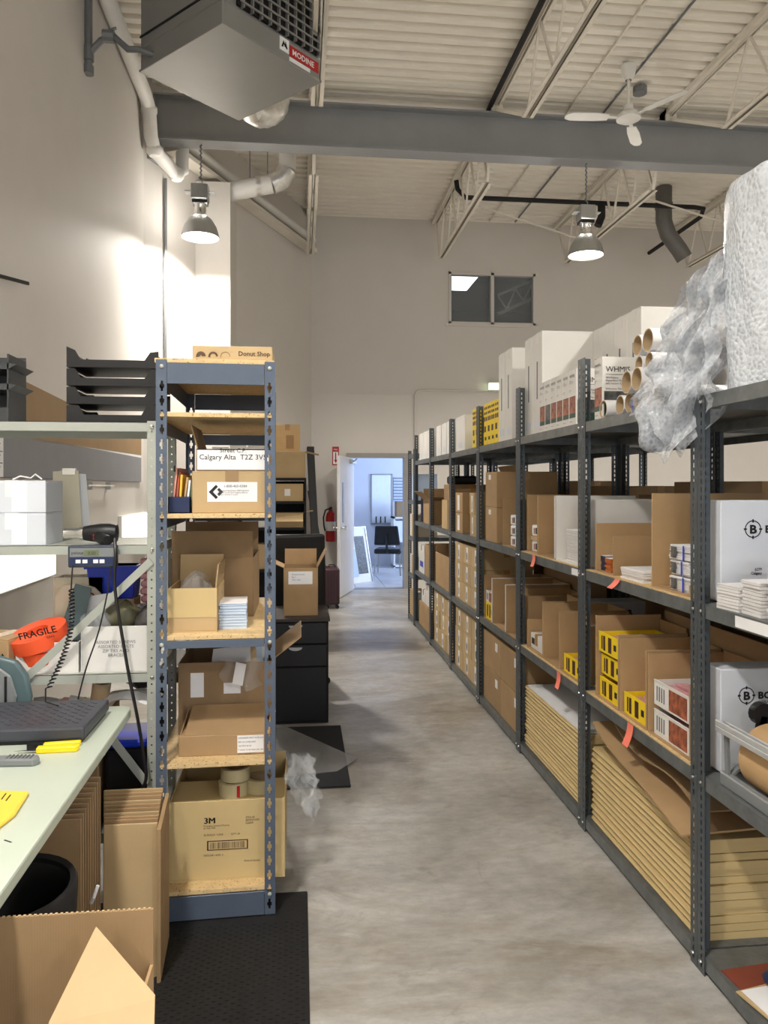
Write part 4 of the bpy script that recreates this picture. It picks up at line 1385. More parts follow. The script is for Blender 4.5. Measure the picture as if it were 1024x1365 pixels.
# ---- fourth bay (D)
zb = Z2
for k in range(2):
    carton('brown carton, ' + ['lower', 'upper'][k] + ' of two at far end of fourth bay', (FX + .22, 5.075, zb + k * .239), (.42, .30, .238), CARD, stick=[('-x', .3, .5, .78, .92, PAPER, 'shipping_label')])
bin_box('brown bin with three white packs, fourth bay middle shelf', 4.38, 4.74, zb, .30, CARD, depth=.36)
for k in range(3):
    pack('white barcoded pack, ' + ['bottom', 'middle', 'top'][k] + ' of three in fourth bay bin', 4.56, zb + .0065 + k * .066, FX + .02, .14)
ob('clear_bag', MB().lathe([(0, 0), (.07, 0), (.085, .03), (.06, .07), (.02, .08), (0, .08)], 10), CLEAR, None, (FX + .1, 4.83, zb), label='clear plastic bag between cartons and bin, fourth bay', cat='bag')
zb = Z1
bin_box('brown white-edged bin with yellow tray at far end of fourth bay', 5.0, 5.23, zb, .30, CARD, liner=WCARD)
tray('yellow display tray at far end of fourth bay lower shelf', 5.03, 5.21, zb + .0065, .11)
tray('white display tray on top of the yellow one, fourth bay', 5.03, 5.21, zb + .121, .075, m=WCARD, photo=True, group='white display trays')
bin_box('brown white-edged empty bin in fourth bay', 4.66, 4.99, zb, .30, CARD, liner=WCARD)
bin_box('brown near bin of fourth bay lower shelf', 4.38, 4.65, zb, .27, CARD, hfar=.28)
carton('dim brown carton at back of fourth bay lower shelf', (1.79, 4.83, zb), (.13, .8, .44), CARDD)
for k in range(2):
    for j in range(2):
        carton(f'big brown carton, {["lower", "upper"][k]} {["near", "far"][j]} one on fourth bay floor shelf', (FX + .25, 4.605 + j * .455, Z0_ + k * .242), (.48, .45, .24), CARD, group='big cartons on fourth bay floor shelf', stick=[('-x', .72, .85, .62, .85, PAPER, 'shipping_label')])
# ---- fifth, sixth, seventh bays: grids of small cartons
R3 = ['bottom', 'middle', 'top']
C3 = ['near', 'centre', 'far']


def carton_grid(bay, shelf, y0, y1, z, rows, cols, h, grp):
    d_ = (y1 - y0) / cols
    rr = random.Random(int(y0 * 10 + z * 100))
    for r in range(rows):
        for c in range(cols):
            cn = C3[c] if cols == 3 else ['near', 'far'][c]
            rn = R3[r] if rows == 3 else ['lower', 'upper'][r]
            carton(f'small brown carton with white strip, {rn} row {cn} column, {bay} bay {shelf} shelf', (FX + .21 + rr.uniform(0, .008), y0 + d_ * (c + .5), z + r * h), (.40, d_ - .006, h - .001), CARD2, group=grp, stick=[('-x', .40, .62, .12, .88, PAPER, 'label_strip'), ('-x', .46, .56, .25, .6, INKG, 'label_print')])


carton_grid('fifth', 'middle', 5.40, 5.74, Z2, 2, 1 if False else 2, .165, 'small cartons on fifth bay')
carton_grid('fifth', 'lower', 5.40, 6.29, Z1, 3, 3, .155, 'small cartons on fifth bay')
carton_grid('fifth', 'floor', 5.40, 6.29, Z0_, 3, 3, .165, 'small cartons on fifth bay')
for k in range(2):
    carton('brown carton at far end of fifth bay middle shelf, ' + ['lower', 'upper'][k], (FX + .21, 6.13, Z2 + k * .165), (.40, .27, .164), CARD, stick=[('-x', .3, .6, .12, .88, PAPER, 'label_strip')])
open_box('dark brown open carton behind the fifth bay cartons', (1.79, 5.90, Z2), (.15, .7, .44), CARDD, flaps={'-x': (.12, 60)})
carton_grid('sixth', 'floor', 6.41, 7.30, Z0_, 3, 3, .165, 'small cartons on sixth bay')
open_box('big brown open carton on sixth bay lower shelf', (FX + .23, 6.82, Z1), (.44, .78, .37), CARD, hs=(.30, .37, .37, .37))
carton('slim tall brown carton, near one on sixth bay middle shelf', (FX + .2, 6.50, Z2), (.38, .16, .36), CARD)
open_box('open brown carton, far one on sixth bay middle shelf', (FX + .2, 6.75, Z2), (.38, .26, .26), CARD2)
carton('dim brown carton at far end of sixth bay middle shelf', (FX + .3, 7.10, Z2), (.4, .3, .40), CARDD)
ob('black_case', MB().box(0, 0, 0, .25, .24, .08), BLACK, None, (FX + .12, 6.98, Z2 + .401), bev=.02, seg=2, label='flat black case on top of sixth bay carton', cat='case')
open_box('open brown carton with raised flap on seventh bay middle shelf', (FX + .2, 7.68, Z2), (.38, .50, .24), CARD, flaps={'-x': (.14, 40), '+y': (.12, 80), '-y': (.1, 20)})
for k in range(4):
    ob('binder', MB().box(0, 0, 0, .27, .06, .30), (NAVY, NAVY, BLACK, NAVY)[k], None, (FX + .03, 7.96 + k * .07, Z2), bev=.004, label='dark ring binder, ' + ['first', 'second', 'third', 'fourth'][k] + ' from the near end on seventh bay', cat='binder', group='binders on seventh bay')
t = carton('white box with blue print on seventh bay lower shelf', (FX + .2, 8.06, Z1), (.38, .36, .30), WCARD, tape='x', stick=[('-x', .25, .8, .22, .42, BLUEP, 'blue_print')])
open_box('open brown carton on seventh bay lower shelf', (FX + .2, 7.62, Z1), (.38, .40, .33), CARD)
carton('brown carton on seventh bay floor shelf', (FX + .2, 7.83, Z0_), (.38, .8, .25), CARD)
for k in range(3):
    carton('small white box, ' + ['near', 'middle', 'far'][k] + ' one on the seventh bay floor carton', (FX + .2, 7.58 + k * .24, Z0_ + .252), (.34, .22, .14 + .08 * (k == 1)), WCARD, tape='x', group='small white boxes on seventh bay')
# end unit goods
for i, z in enumerate([.06, .55, .98, 1.40]):
    for k in range(3):
        m_ = [(WCARD, CARD2, CARD2), (WCARD, CARD, WCARDB), (CREAM, CARD2, PAPER), (LBLUE, LBLUE, NAVY)][i][k]
        ob('end_box', MB().box(0, 0, 0, .26, .11, (.3, .22, .26, .3)[i]), m_, None, (FX, 8.475 + k * .125, z), bev=.004, label=f'small box on end unit, {["floor", "second", "third", "fourth"][i]} shelf, {["near", "middle", "far"][k]} one', cat='box', group='boxes on end unit')
# ---- cartons seen through on the row behind
XB = XR1 + .34
bk = [(1.80, 0, .42), (2.63, 1, .36), (3.08, 1, .30), (3.62, 2, .40), (4.07, 2, .33), (4.83, 3, .38), (5.84, 4, .42), (6.85, 5, .36)]
for k, (y, i, h_) in enumerate(bk):
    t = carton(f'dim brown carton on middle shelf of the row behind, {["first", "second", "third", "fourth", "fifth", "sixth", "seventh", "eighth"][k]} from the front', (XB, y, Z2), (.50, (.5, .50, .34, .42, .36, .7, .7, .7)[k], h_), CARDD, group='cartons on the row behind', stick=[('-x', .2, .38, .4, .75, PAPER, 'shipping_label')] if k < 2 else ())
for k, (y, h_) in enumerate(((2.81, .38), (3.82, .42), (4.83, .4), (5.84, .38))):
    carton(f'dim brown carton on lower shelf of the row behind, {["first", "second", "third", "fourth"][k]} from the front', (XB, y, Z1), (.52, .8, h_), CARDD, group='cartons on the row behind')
# ================================================================ LEFT: BLUE RACK
BX0, BX1, BY0, BY1 = -.505, -.088, 2.74, 3.66
MATZ = .012
t = thing('blue_rack', 'slate-blue slotted steel rack with tan boards on the left', 'shelving', (BX0, BY0, MATZ), math.radians(1.7))
W, D, H = BX1 - BX0, BY1 - BY0, 1.985
mb = angle_post(H, .038, (.0075, .036), .0515, .016)
pm = bpy.data.meshes.new('post')
pm.from_pydata(mb.v, [], mb.f)
pm.materials.append(BLUE)
for x, y, k in ((0, 0, 0), (W, 0, 1), (W, D, 2), (0, D, 3)):
    ob('post', pm, None, t, (x, y, 0), (0, 0, k * PI / 2))
BL = [.115, .565, 1.02, 1.452, 1.812, 2.003]
for i, z in enumerate(BL):
    zl = z - MATZ
    ob('board', MB().box(.004 if i < 5 else -.005, .004, zl - .016, W - .004, D - .004 if i < 5 else D, zl), PBOARD, t, bev=.001)
    hb = {0: .085, 2: .028, 5: .075}.get(i, .0)
    for x in (.003, W - .005):
        ob('side_beam', MB().box(x, .004, zl - .062 if i != 5 else zl - .085, x + .002, D - .004, zl - .016), BLUE, t)
    if hb:
        ob('front_beam', MB().box(.039, -.004, zl - .016 - hb, W - .039, .003, zl - .017), BLUE, t, bev=.001)
    ob('rear_beam', MB().box(.039, D - .006, zl - .016 - (hb or .05), W - .039, D - .002, zl - .017), BLUE, t)
    if hb:
        for x in (.02, W - .02):
            ob('rivet', MB().lathe([(0, -.006), (.006, -.004), (.008, 0)], 8, (x, -.001, zl - .03), 'y'), PALE, t)
# --- top: flat printed box
def bz(py, Y=2.78, X=-.3):
    return Zat(py, X, Y)


x0, x1 = Xat(256, 2.76), Xat(363, 2.76)
t = thing('flat_box', 'shallow brown printed donut box lying on top of the blue rack', 'box', ((x0 + x1) / 2, 2.97, BL[5] + .001))
w_ = x1 - x0
ob('body', MB().box(-w_ / 2, -.2, 0, w_ / 2, .2, .05), CARD2, t, bev=.002)
text(t, 'Donut Shop', .023, (.02, -.2012, .016), RY, INKB, bold=.02)
for k in range(3):
    cxk = -w_ / 2 + .03 + k * .043
    mb = MB()
    for j in range(14):
        a0, a1 = PI * j / 13 * 1.0, PI * (j + 1) / 13
        r0 = .004 if k == 0 else .010
        if k < 2 or j % 1 == 0:
            r1 = .017
            if k == 2:
                r0 = .0155
            mb.add([(cxk + r_ * math.cos(q), -.2012, .012 + r_ * math.sin(q)) for r_, q in ((r1, a0), (r1, a1), (r0, a1), (r0, a0))], [(0, 1, 2, 3)])
    ob('round_logo', mb, INKB, t)
# --- shelf at 1.45
z = BL[3]
x0, x1 = Xat(256, 2.80), Xat(362, 2.80)
cxm, w_ = (x0 + x1) / 2, x1 - x0
hA = Zat(628, cxm, 2.80) - z
t = carton('brown carton with white diamond-logo label on the blue rack', (cxm, 2.955, z), (w_, .31, hA), CARD2, tape='y', tapem=CARDD)
s = (w_, .31, hA)
lab = sticker(t, '-y', s, .19, .82, .27, .74, PAPER, 'shipping_label')
y = -.155 - .0025
dm = MB()
lx, lz = -w_ / 2 + w_ * .30, hA * .505
for q in ((0, .028, .028), (.0, .013, .028)):
    pass
dm.poly([(lx - .026, y + .0012, lz), (lx, y + .0012, lz + .026), (lx + .007, y + .0012, lz + .019), (lx - .011, y + .0012, lz), (lx + .007, y + .0012, lz - .019), (lx, y + .0012, lz - .026)], (0, -.0008, 0))
dm.poly([(lx + .026, y + .0012, lz), (lx + .011, y + .0012, lz + .015), (lx + .004, y + .0012, lz + .008), (lx + .012, y + .0012, lz), (lx + .004, y + .0012, lz - .008), (lx + .011, y + .0012, lz - .015)], (0, -.0008, 0))
ob('diamond_logo', dm, INK, lab)
text(lab, '1-800-465-0384', .013, (-.03, y, lz + .017), RY, INKG)
text(lab, 'Shipping Department 4480 Industrial\nAvenue South East Calgary Alberta\nReturn Goods Counter', .0075, (-.05, y, lz + .003), RY, INKG)
# upper carton, white label folded over it
zu = z + hA + .001
hB = Zat(597, cxm, 2.80) - zu - .004
t = open_box('brown carton with wide white address sheet stacked on the diamond-logo carton', (cxm + .004, 2.95, zu), (w_ - .02, .29, hB), CARDD, flaps={'-x': (.09, 75)})
sh = ob('address_sheet', MB().box(-w_ / 2 + .014, -.1475, .004, w_ / 2 - .014, -.1455, hB - .004), PAPER, t)
text(sh, 'Calgary Alta  T2Z 3V5', .0265, (0, -.1485, hB * .52), RY, INK, 'CENTER')
text(sh, 'Street C.P.', .022, (0, -.1485, hB * .84), RY, INK, 'CENTER')
ob('lid_edge', MB().box(-w_ / 2 + .01, -.146, hB - .003, w_ / 2 - .01, .145, hB), BLACKM, t)
# envelopes holder at left
zx = Xat(224, 2.80)
t = thing('file_holder', 'dark holder full of upright envelopes beside the diamond-logo carton', 'file holder', (zx, 2.80, z))
ob('holder_box', MB().box(0, 0, 0, .08, .004, .06).box(0, 0, 0, .004, .26, .06).box(.076, 0, 0, .08, .26, .06).box(0, .256, 0, .08, .26, .06).box(0, 0, 0, .08, .26, .004), NAVY, t)
for k, (m_, hh) in enumerate(((mat('pink_envelope', (214, 150, 132), .6), .165), (mat('rust_envelope', (176, 86, 62), .6), .150), (MAIL, .14), (KRAFT, .13), (PAPER, .12), (mat('green_sleeve', (96, 120, 92), .5), .11))):
    xk = .010 + k * .0125
    ob('envelope', MB().poly([(xk, .01, .005), (xk, .25, .005), (xk + .016 - .004 * (k % 3), .25, hh), (xk + .016 - .004 * (k % 3), .01, hh * 1.0)], (.007, 0, 0)), m_, t)
ob('black_tag', MB().box(.02, .0, .15, .026, .006, .172).box(.032, .0, .14, .038, .006, .162), BLACK, t)
# --- shelf at 1.02
z = BL[2]
x0, x1 = Xat(223, 2.80), Xat(289, 2.80)
w_ = x1 - x0
hC = Zat(785, x0, 2.80) - z
t = open_box('small open brown carton with clear bag on the blue rack', ((x0 + x1) / 2, 2.94, z), (w_, .27, hC), CARD2, flaps={'+x': (.085, 84), '+y': (.10, 80)}, stick=[('-y', 0, 1, .34, 1.0, CARDY, 'folded_panel')])
def bag(u, v):
    an = u * 2 * PI
    r = (1 - v) ** .5
    k = 1 + .18 * math.sin(an * 5 + v * 6) * (1 - v) + .1 * math.sin(an * 9)
    return (.075 * r * k * math.cos(an), .10 * r * k * math.sin(an), hC * .7 + .09 * v + .012 * math.sin(an * 4 + v * 9))


ob('clear_bag', MB().grid(bag, 30, 8), CLEAR, None, ((x0 + x1) / 2, 2.94, z), smooth=True, label='clear plastic bag bulging out of the small open carton', cat='bag')
x2, x3 = Xat(226, 3.1), Xat(338, 3.1)
hD = Zat(717, x2, 3.1) - z
open_box('larger brown open carton behind the small one on the blue rack', ((x2 + x3) / 2 - .0, 3.33, z), (x3 - x2, .40, .24), CARDD, flaps={'-y': (.11, 84), '+y': (.13, 86)}, hs=(.24, .24, .24, .24))
paper_stack('stack of pale blue printed sheets beside the small carton', (Xat(311, 2.92), 2.95, z), (.10, .17, .095), 9, .05, m=LBLUE, top=PAPER, jit=.003)
# --- shelf at .56
z = BL[1]
x0, x1 = Xat(238, 2.82), Xat(360, 2.82)
w_ = x1 - x0
hE = Zat(982, x0, 2.82) - z
t = thing('mailer_box', 'flat brown mailer box with white address label on the blue rack', 'box', ((x0 + x1) / 2, 2.93, z))
ob('body', MB().poly([(-w_ / 2, -.11, 0), (w_ / 2, -.11, 0), (w_ / 2, -.11, hE), (-w_ / 2, -.11, hE)], (0, .23, 0)), CARD, t, bev=.002)
ob('lid', MB().poly([(-w_ / 2 + .02, -.108, hE), (w_ / 2 - .02, -.108, hE), (w_ / 2 - .02, .118, hE + .045), (-w_ / 2 + .02, .118, hE + .045)], (0, 0, .004)), CARD, t)
for sx in (-1, 1):
    ob('side_tab', MB().poly([(sx * (w_ / 2 - .003), -.10, hE), (sx * (w_ / 2 - .003), .115, hE), (sx * (w_ / 2 - .003), .115, hE + .04)], (-sx * .004, 0, 0)), CARD, t)
lab = sticker(t, '-y', (w_, .22, hE), .64, .93, .1, .95, PAPER, 'address_label')
for k in range(5):
    text(lab, ['DESIGNERS FIRST IN PLACE', 'BIN 18 CUPBOARD', '186 PRO BLVD', 'T GOLF 15 SE MAIN RD 204', 'CITY  1800-542111'][k], .0075, (w_ * .15, -.1125, hE * .80 - k * .0145), RY, INKB)
x0, x1 = Xat(237, 3.06), Xat(363, 3.06)
w_ = x1 - x0
hF = Zat(885, x0, 3.06) - z
t = open_box('large worn brown open carton behind the flat mailer box', ((x0 + x1) / 2, 3.26, z), (w_, .38, hF), CARDD, flaps={'+x': (.15, 38), '+y': (.09, 85)}, stick=[('-y', .13, .27, .52, .86, PAPER, 'shipping_label'), ('-y', .48, .66, .56, .71, PAPER, 'shipping_label')])
for k in range(4):
    ob('folder_sheet', MB().poly([(-.1 + k * .045, -.1 + .05 * k, .01), (.10 + k * .03, -.1 + .05 * k, .01), (.09 + k * .02, -.08 + .05 * k, hF + .045 - .01 * k), (-.06 + k * .04, -.08 + .05 * k, hF + .03)], (0, .003, 0)), (PAPER, CARD2, LBLUE, PAPER)[k], None, ((x0 + x1) / 2, 3.26, z), label='sheet sticking up from the large worn carton, ' + ['nearest', 'second', 'third', 'farthest'][k], cat='sheet', group='sheets in large worn carton')
b0 = ob('label_bag', MB().grid(lambda u, v: (-.01 + .15 * u + .012 * math.sin(v * 7), -.1975 - .02 - .018 * math.sin(u * 6 + v * 4) * v - .012 * math.sin(u * 13), hF + .03 - .115 * v - .02 * math.sin(u * 3)), 14, 10), CLEAR, None, ((x0 + x1) / 2, 3.26, z), smooth=True, label='clear plastic pouch with barcode sheet hanging over the large worn carton', cat='pouch')
ob('barcode_sheet', MB().poly([(.03, -.236, hF - .075), (.07, -.236, hF - .085), (.085, -.236, hF + .0), (.045, -.236, hF + .01)], (0, .0015, 0)), PAPER, b0)
# --- bottom shelf: big tan carton, tape rolls, plastic
z = BL[0]
x0, x1 = Xat(222, 2.80), Xat(382, 2.80)
w_ = x1 - x0
hG = Zat(1072, x0, 2.80) - z
t = open_box('big tan carton with barcode print on the bottom board of blue rack', ((x0 + x1) / 2, 3.02, z), (w_ - .012, .42, hG), CARDY, hs=(hG, hG, hG, hG + .03))
ob('top_flap', MB().box(-w_ / 2 + .012, -.205, hG - .01, w_ / 2 - .012, -.0, hG - .005), CARDY, t)
s = (w_, .42, hG)
y = -.2112
for k in range(3):
    text(t, '3M', .03, (-.085 + k * .0011, y, hG * .72), RY, INK, sx=1.1)
text(t, 'Packaging Systems Division\nSt. Paul, MN', .0085, (-.085, y, hG * .68), RY, INKB)
text(t, '3750-48\n48MMX50M\nCLEAR', .010, (.065, y, hG * .765), RY, INKB)
bc = ob('barcode_frame', MB().box(-.072, y, hG * .38, .075, y + .001, hG * .50).box(-.072, y, hG * .38, -.069, y + .001, hG * .5), INKB, t)
ob('barcode_field', MB().box(-.067, y - .0006, hG * .392, .070, y, hG * .488), CARDY, bc)
mb = MB()
rb = random.Random(2)
xx = -.062
while xx < .062:
    ww = rb.choice((.0012, .002, .003))
    mb.box(xx, y - .0012, hG * .40, xx + ww, y - .0006, hG * .48)
    xx += ww + rb.choice((.0013, .002, .003))
ob('barcode', mb, INKB, bc)
text(t, '36 ROLLS  CASE          QTY 36', .010, (-.085, y, hG * .565), RY, INKB)
text(t, '50021200 14340  6', .009, (-.085, y, hG * .31), RY, INKB)
text(t, 'Made in Canada', .009, (.06, y, hG * .22), RY, INKB)


def tape_roll(label, loc, r=.055, h_=.05):
    t = thing('tape_roll', label, 'tape', loc, 0, 'packing tape rolls')
    ob('tape_winding', MB().lathe([(.041, 0), (r, 0), (r, h_), (.041, h_)], 28, close=True), TAPEROLL, t, smooth=True)
    ob('card_core', MB().lathe([(.037, .001), (.0405, .001), (.0405, h_ - .001), (.037, h_ - .001)], 28, close=True), CARDD, t, smooth=True)
    if 'lower' in label:
        ob('end_tab', MB().box(.016, -r - .001 + .004, .004, .028, -r + .01, h_ - .004), RED, t)


zt_ = z + hG - .005
tx = Xat(311, 2.88)
tape_roll('packing tape roll, lower one of the stacked pair on the tan carton', (tx, 2.885, zt_))
tape_roll('packing tape roll, upper one of the stacked pair on the tan carton', (tx + .006, 2.905, zt_ + .0505), h_=.046)
tape_roll('packing tape roll standing by itself beside the stacked pair', (Xat(347, 2.9), 2.91, zt_))
px_ = Xat(400, 3.0)


def wrapfn(u, v):
    an = u * 2 * PI
    r = .05 * math.sin(min(1, v * 1.0 + .15) * PI) ** .6 * (1 + .35 * math.sin(an * 3 + v * 9) + .25 * math.sin(an * 7 - v * 15) + .15 * math.sin(an * 11 + v * 31))
    return (r * math.cos(an) * .9 + .07 * v + .012 * math.sin(v * 17), r * math.sin(an), .23 - .24 * v + .02 * math.sin(an * 4) + .01 * math.sin(an * 9 + v * 20))


ob('plastic_wrap', MB().grid(wrapfn, 56, 36), CLEAR, None, (BX1 + .075, 3.0, z + hG - .16), smooth=True, label='crumpled clear plastic wrap hanging out right of the tan carton', cat='plastic wrap')

# ================================================================ GREY RACK ON THE LEFT
GX0, GX1, GY0, GY1 = -1.44, -.522, 2.86, 3.30
t = thing('grey_rack', 'pale grey light-duty steel rack behind the packing table', 'shelving', (GX0, GY0, 0))
W, D = GX1 - GX0, GY1 - GY0
mb = angle_post(1.79, .036, (.006, .006), .032)
pm2 = bpy.data.meshes.new('post')
pm2.from_pydata(mb.v, [], mb.f)
pm2.materials.append(PALE)
for x, y, k in ((0, 0, 0), (W, 0, 1), (W, D, 2), (0, D, 3)):
    ob('post', pm2, None, t, (x, y, 0), (0, 0, k * PI / 2))
GL = [.28, .865, 1.335, 1.785]
for z in GL:
    mb = MB().box(.003, .003, z - .002, W - .003, D - .003, z)
    mb.box(.003, .003, z - .034, W - .003, .005, z).box(.003, D - .005, z - .034, W - .003, D - .003, z).box(.003, .003, z - .034, .005, D - .003, z).box(W - .005, .003, z - .034, W - .003, D - .003, z)
    so = ob('shelf', mb, PALE, t)
    for x in (.018, W - .018):
        ob('bolt', MB().lathe([(0, -.006), (.007, -.004), (.009, 0)], 8, (x, -.001, z - .016), 'y'), CHROME, so)
Zb = lambda py: Zat(py, -.7, GY0)
xa, xb = Xat(202, GY0) - GX0, Xat(36, GY0) - GX0
ob('diagonal_brace', MB().bar((xa, -.006, Zb(748)), (xb, -.006, Zb(900)), .003, .028, (0, -1, 0) if False else (0, 0, 1)), PALE, t)
xa, xb = Xat(130, GY0) - GX0, Xat(196, GY0) - GX0
ob('diagonal_brace', MB().bar((xa, -.006, Zb(958)), (xb, -.006, Zb(1046)), .003, .028), PALE, t)
# letter trays
zt = GL[3]
lx0, lx1 = Xat(88, 2.88), Xat(211, 2.88)
for k in range(4):
    w_ = lx1 - lx0
    o = thing('letter_tray', 'black letter tray, ' + ['lowest', 'second', 'third', 'uppermost'][k] + ' of the stacked four on the grey rack', 'tray', (lx0, 2.885, zt + k * .0675), 0, 'stacked black letter trays')
    c = .05 + .012 * (k == 0)
    def side(yy):
        return MB().poly([(0, yy, 0), (w_, yy, 0), (w_, yy, .062), (w_ - c + .02, yy, .062 if k < 3 else .058), (w_ - c, yy, .028), (c, yy, .028), (c - .02, yy, .062), (0, yy, .062 if k < 3 else .075)], (0, .005, 0))
    ob('front_wall', side(0), BLACK, o)
    ob('back_wall', side(.255), BLACK, o)
    ob('tray_floor', MB().box(0, .005, 0, w_, .255, .004), BLACK, o)
    ob('end_wall', MB().box(0, .005, .004, .004, .255, .062), BLACK, o)
    ob('end_wall', MB().box(w_ - .004, .005, .004, w_, .255, .045), BLACK, o)
for k in range(2):
    paper_stack('thin dark papers in ' + ['second', 'third'][k] + ' letter tray', (lx0 + w_ / 2, 3.01, zt + (k + 1) * .0675 + .0045), (.30, .2, .016), 4, m=PHOTOK, top=INKG)
sx_ = Xat(22, 2.88)
t = thing('file_sorter', 'dark grey metal file sorter at the left end of grey rack top', 'sorter', (sx_, 2.88, zt))
SORT = mat('charcoal_metal', (70, 72, 74), .45, .3)
ob('back_panel', MB().box(-.30, .18, 0, -.03, .185, .26), SORT, t)
ob('base_box', MB().box(-.30, 0, 0, -.028, .18, .05), SORT, t)
ob('side_panel', MB().box(-.033, .0, .05, -.028, .18, .245), SORT, t)
for z in (.115, .19):
    ob('divider_shelf', MB().poly([(-.30, 0, z), (-.028, 0, z), (.0, 0, z + .018), (-.028, 0, z + .022), (-.30, 0, z + .022)], (0, .18, 0)), SORT, t)
# shelf 1.335 goods
z = GL[2]
x0, x1 = Xat(-30, 2.88), Xat(61, 2.88)
w_ = x1 - x0
hh = (Zat(641, x1, 2.88) - z) / 2
for k in range(2):
    carton('white box, ' + ['lower', 'upper'][k] + ' of two stacked on the grey rack', ((x0 + x1) / 2, 2.98, z + k * (hh + .001)), (w_, .2, hh), WCARDB, tape='y', tapem=PAPER, stick=[('-y', .50, .72, .03, .97, PAPER, 'clear_tape_strip')], group='white boxes on grey rack')
ob('string_ends', MB().tube([(-.05, 0, .002), (-.02, -.01, .015), (.01, .01, .008), (.03, 0, .022), (.05, .01, .004)], .003, 5), PAPER, None, (Xat(32, 2.9), 2.93, z + 2 * hh + .003), label='curl of white string on the upper white box', cat='string')
t = thing('hanging_papers', 'sheets of white paper clipped up right of the white boxes', 'papers', (Xat(92, 3.2), 3.22, z + .001))
ob('sheet', MB().poly([(-.06, 0, .0), (.085, 0, .0), (.055, .02, .265), (-.05, .02, .27)], (0, .002, 0)), PAPER, t)
ob('sheet', MB().poly([(-.075, -.01, .0), (.05, -.01, .0), (.03, .005, .28), (-.07, .005, .275)], (0, .002, 0)), CREAM, t)
ob('clip', MB().box(-.03, -.008, .262, .02, .012, .288), CHROME, t)
# heat gun
hz = z
gx0, gx1 = Xat(86, 2.93), Xat(158, 2.93)
t = thing('heat_gun', 'black heat gun with steel nozzle lying on the grey rack', 'heat gun', (gx0, 2.93, hz))
Lg = gx1 - gx0
ob('barrel', MB().lathe([(0, .07), (.026, .07), (.030, .09), (.036, .13), (.037, Lg - .03), (.032, Lg - .005), (0, Lg)], 16, (0, 0, .040), 'x'), BLACK, t, smooth=True)
ob('nozzle', MB().lathe([(.017, 0), (.019, 0), (.020, .05), (.024, .055), (.024, .072), (.017, .072)], 16, (0, 0, .040), 'x'), CHROME, t, smooth=True)
ob('handle', MB().tube([(Lg * .62, -.01, .03), (Lg * .78, -.06, .022), (Lg * .93, -.10, .019)], [.022, .021, .018], 10), BLACK, t, smooth=True)
ob('trigger', MB().box(Lg * .58, -.04, .018, Lg * .62, -.02, .038), RED, t)
# scale display on the shelf edge
dx0, dx1 = Xat(90, 2.81), Xat(155, 2.81)
dz0, dz1 = Zat(757, dx0, 2.81), Zat(727, dx0, 2.81)
t = thing('scale_display', 'blue-grey digital scale readout hung on the grey rack edge', 'display', (dx0, 2.81, dz0))
wd, hd = dx1 - dx0, dz1 - dz0
ob('case', MB().box(0, 0, 0, wd, .035, hd), mat('dark_blue_plastic', (52, 60, 74), .45), t, bev=.006, seg=2)
ob('face_panel', MB().box(.008, -.001, hd * .48, wd - .008, 0, hd * .88), GREYP, t)
ob('lcd', MB().box(wd * .34, -.0025, hd * .54, wd * .64, -.001, hd * .78), LCD, t)
ob('key_panel', MB().box(.008, -.001, hd * .12, wd - .008, 0, hd * .46), NAVY, t)
for k in range(4):
    xk = wd * (.17, .31, .53, .66)[k]
    ob('key', MB().box(xk, -.003, hd * .2, xk + wd * .1, -.001, hd * .36), PAPER, t)
text(t, 'pelouze', .016, (wd * .08, -.0016, hd * .60), RY, INK)
text(t, '0.00', .016, (wd * .42, -.003, hd * .58), RY, INK)
ob('mount_plate', MB().box(wd * .3, .035, 0, wd * .7, GY0 - 2.81 + .002, .02), BLACK, t)
pts = []
A0, A1, A2 = Vector((Xat(97, 2.80), 2.80, dz0 + .01)), Vector((Xat(95, 2.78), 2.78, Zat(785, -.8, 2.78))), Vector((Xat(64, 2.70), 2.70, Zat(918, -.8, 2.70)))
pts = [A0, A0 + Vector((.0, -.01, -.04)), A1]
n = 160
for i in range(n):
    q = i / n
    c0 = A1.lerp(A2, q) + Vector((.03 * math.sin(q * PI), 0, 0))
    an = i * 2 * PI / 6.0
    pts.append(c0 + Vector((.0085 * math.cos(an), .0085 * math.sin(an), 0)))
pts += [A2 + Vector((-.005, -.01, -.04)), Vector((Xat(80, 2.66), 2.64, .815))]
ob('coiled_cord', MB().tube(pts, .0028, 5), BLACK, None, smooth=True, label='black coiled cord from scale readout to the platform', cat='cord')


def cord(label, P, r=.004):
    q = [Vector((Xat(a_, c_), c_, Zat(b_, Xat(a_, c_), c_))) for a_, b_, c_ in P]
    out = []
    for i in range(len(q) - 1):
        p0, p1, p2, p3 = q[max(i - 1, 0)], q[i], q[i + 1], q[min(i + 2, len(q) - 1)]
        for k in range(6):
            u = k / 6
            out.append(.5 * ((2 * p1) + (p2 - p0) * u + (2 * p0 - 5 * p1 + 4 * p2 - p3) * u * u + (3 * p1 - p0 - 3 * p2 + p3) * u ** 3))
    out.append(q[-1])
    return ob('power_cord', MB().tube(out, r, 7), BLACK, None, smooth=True, label=label, cat='cord')


cord('thick black cord dropping from the heat gun to the floor', [(153, 718, 2.83), (154, 740, 2.80), (153, 780, 2.80), (160, 830, 2.80), (172, 900, 2.80), (184, 960, 2.80), (192, 1010, 2.80), (195, 1035, 2.80), (190, 1050, 2.80), (178, 1058, 2.80)], .006)
cord('thin black cord hanging from scale readout across white tray', [(147, 756, 2.805), (145, 780, 2.80), (132, 840, 2.80), (115, 890, 2.80), (104, 932, 2.80)], .0028)
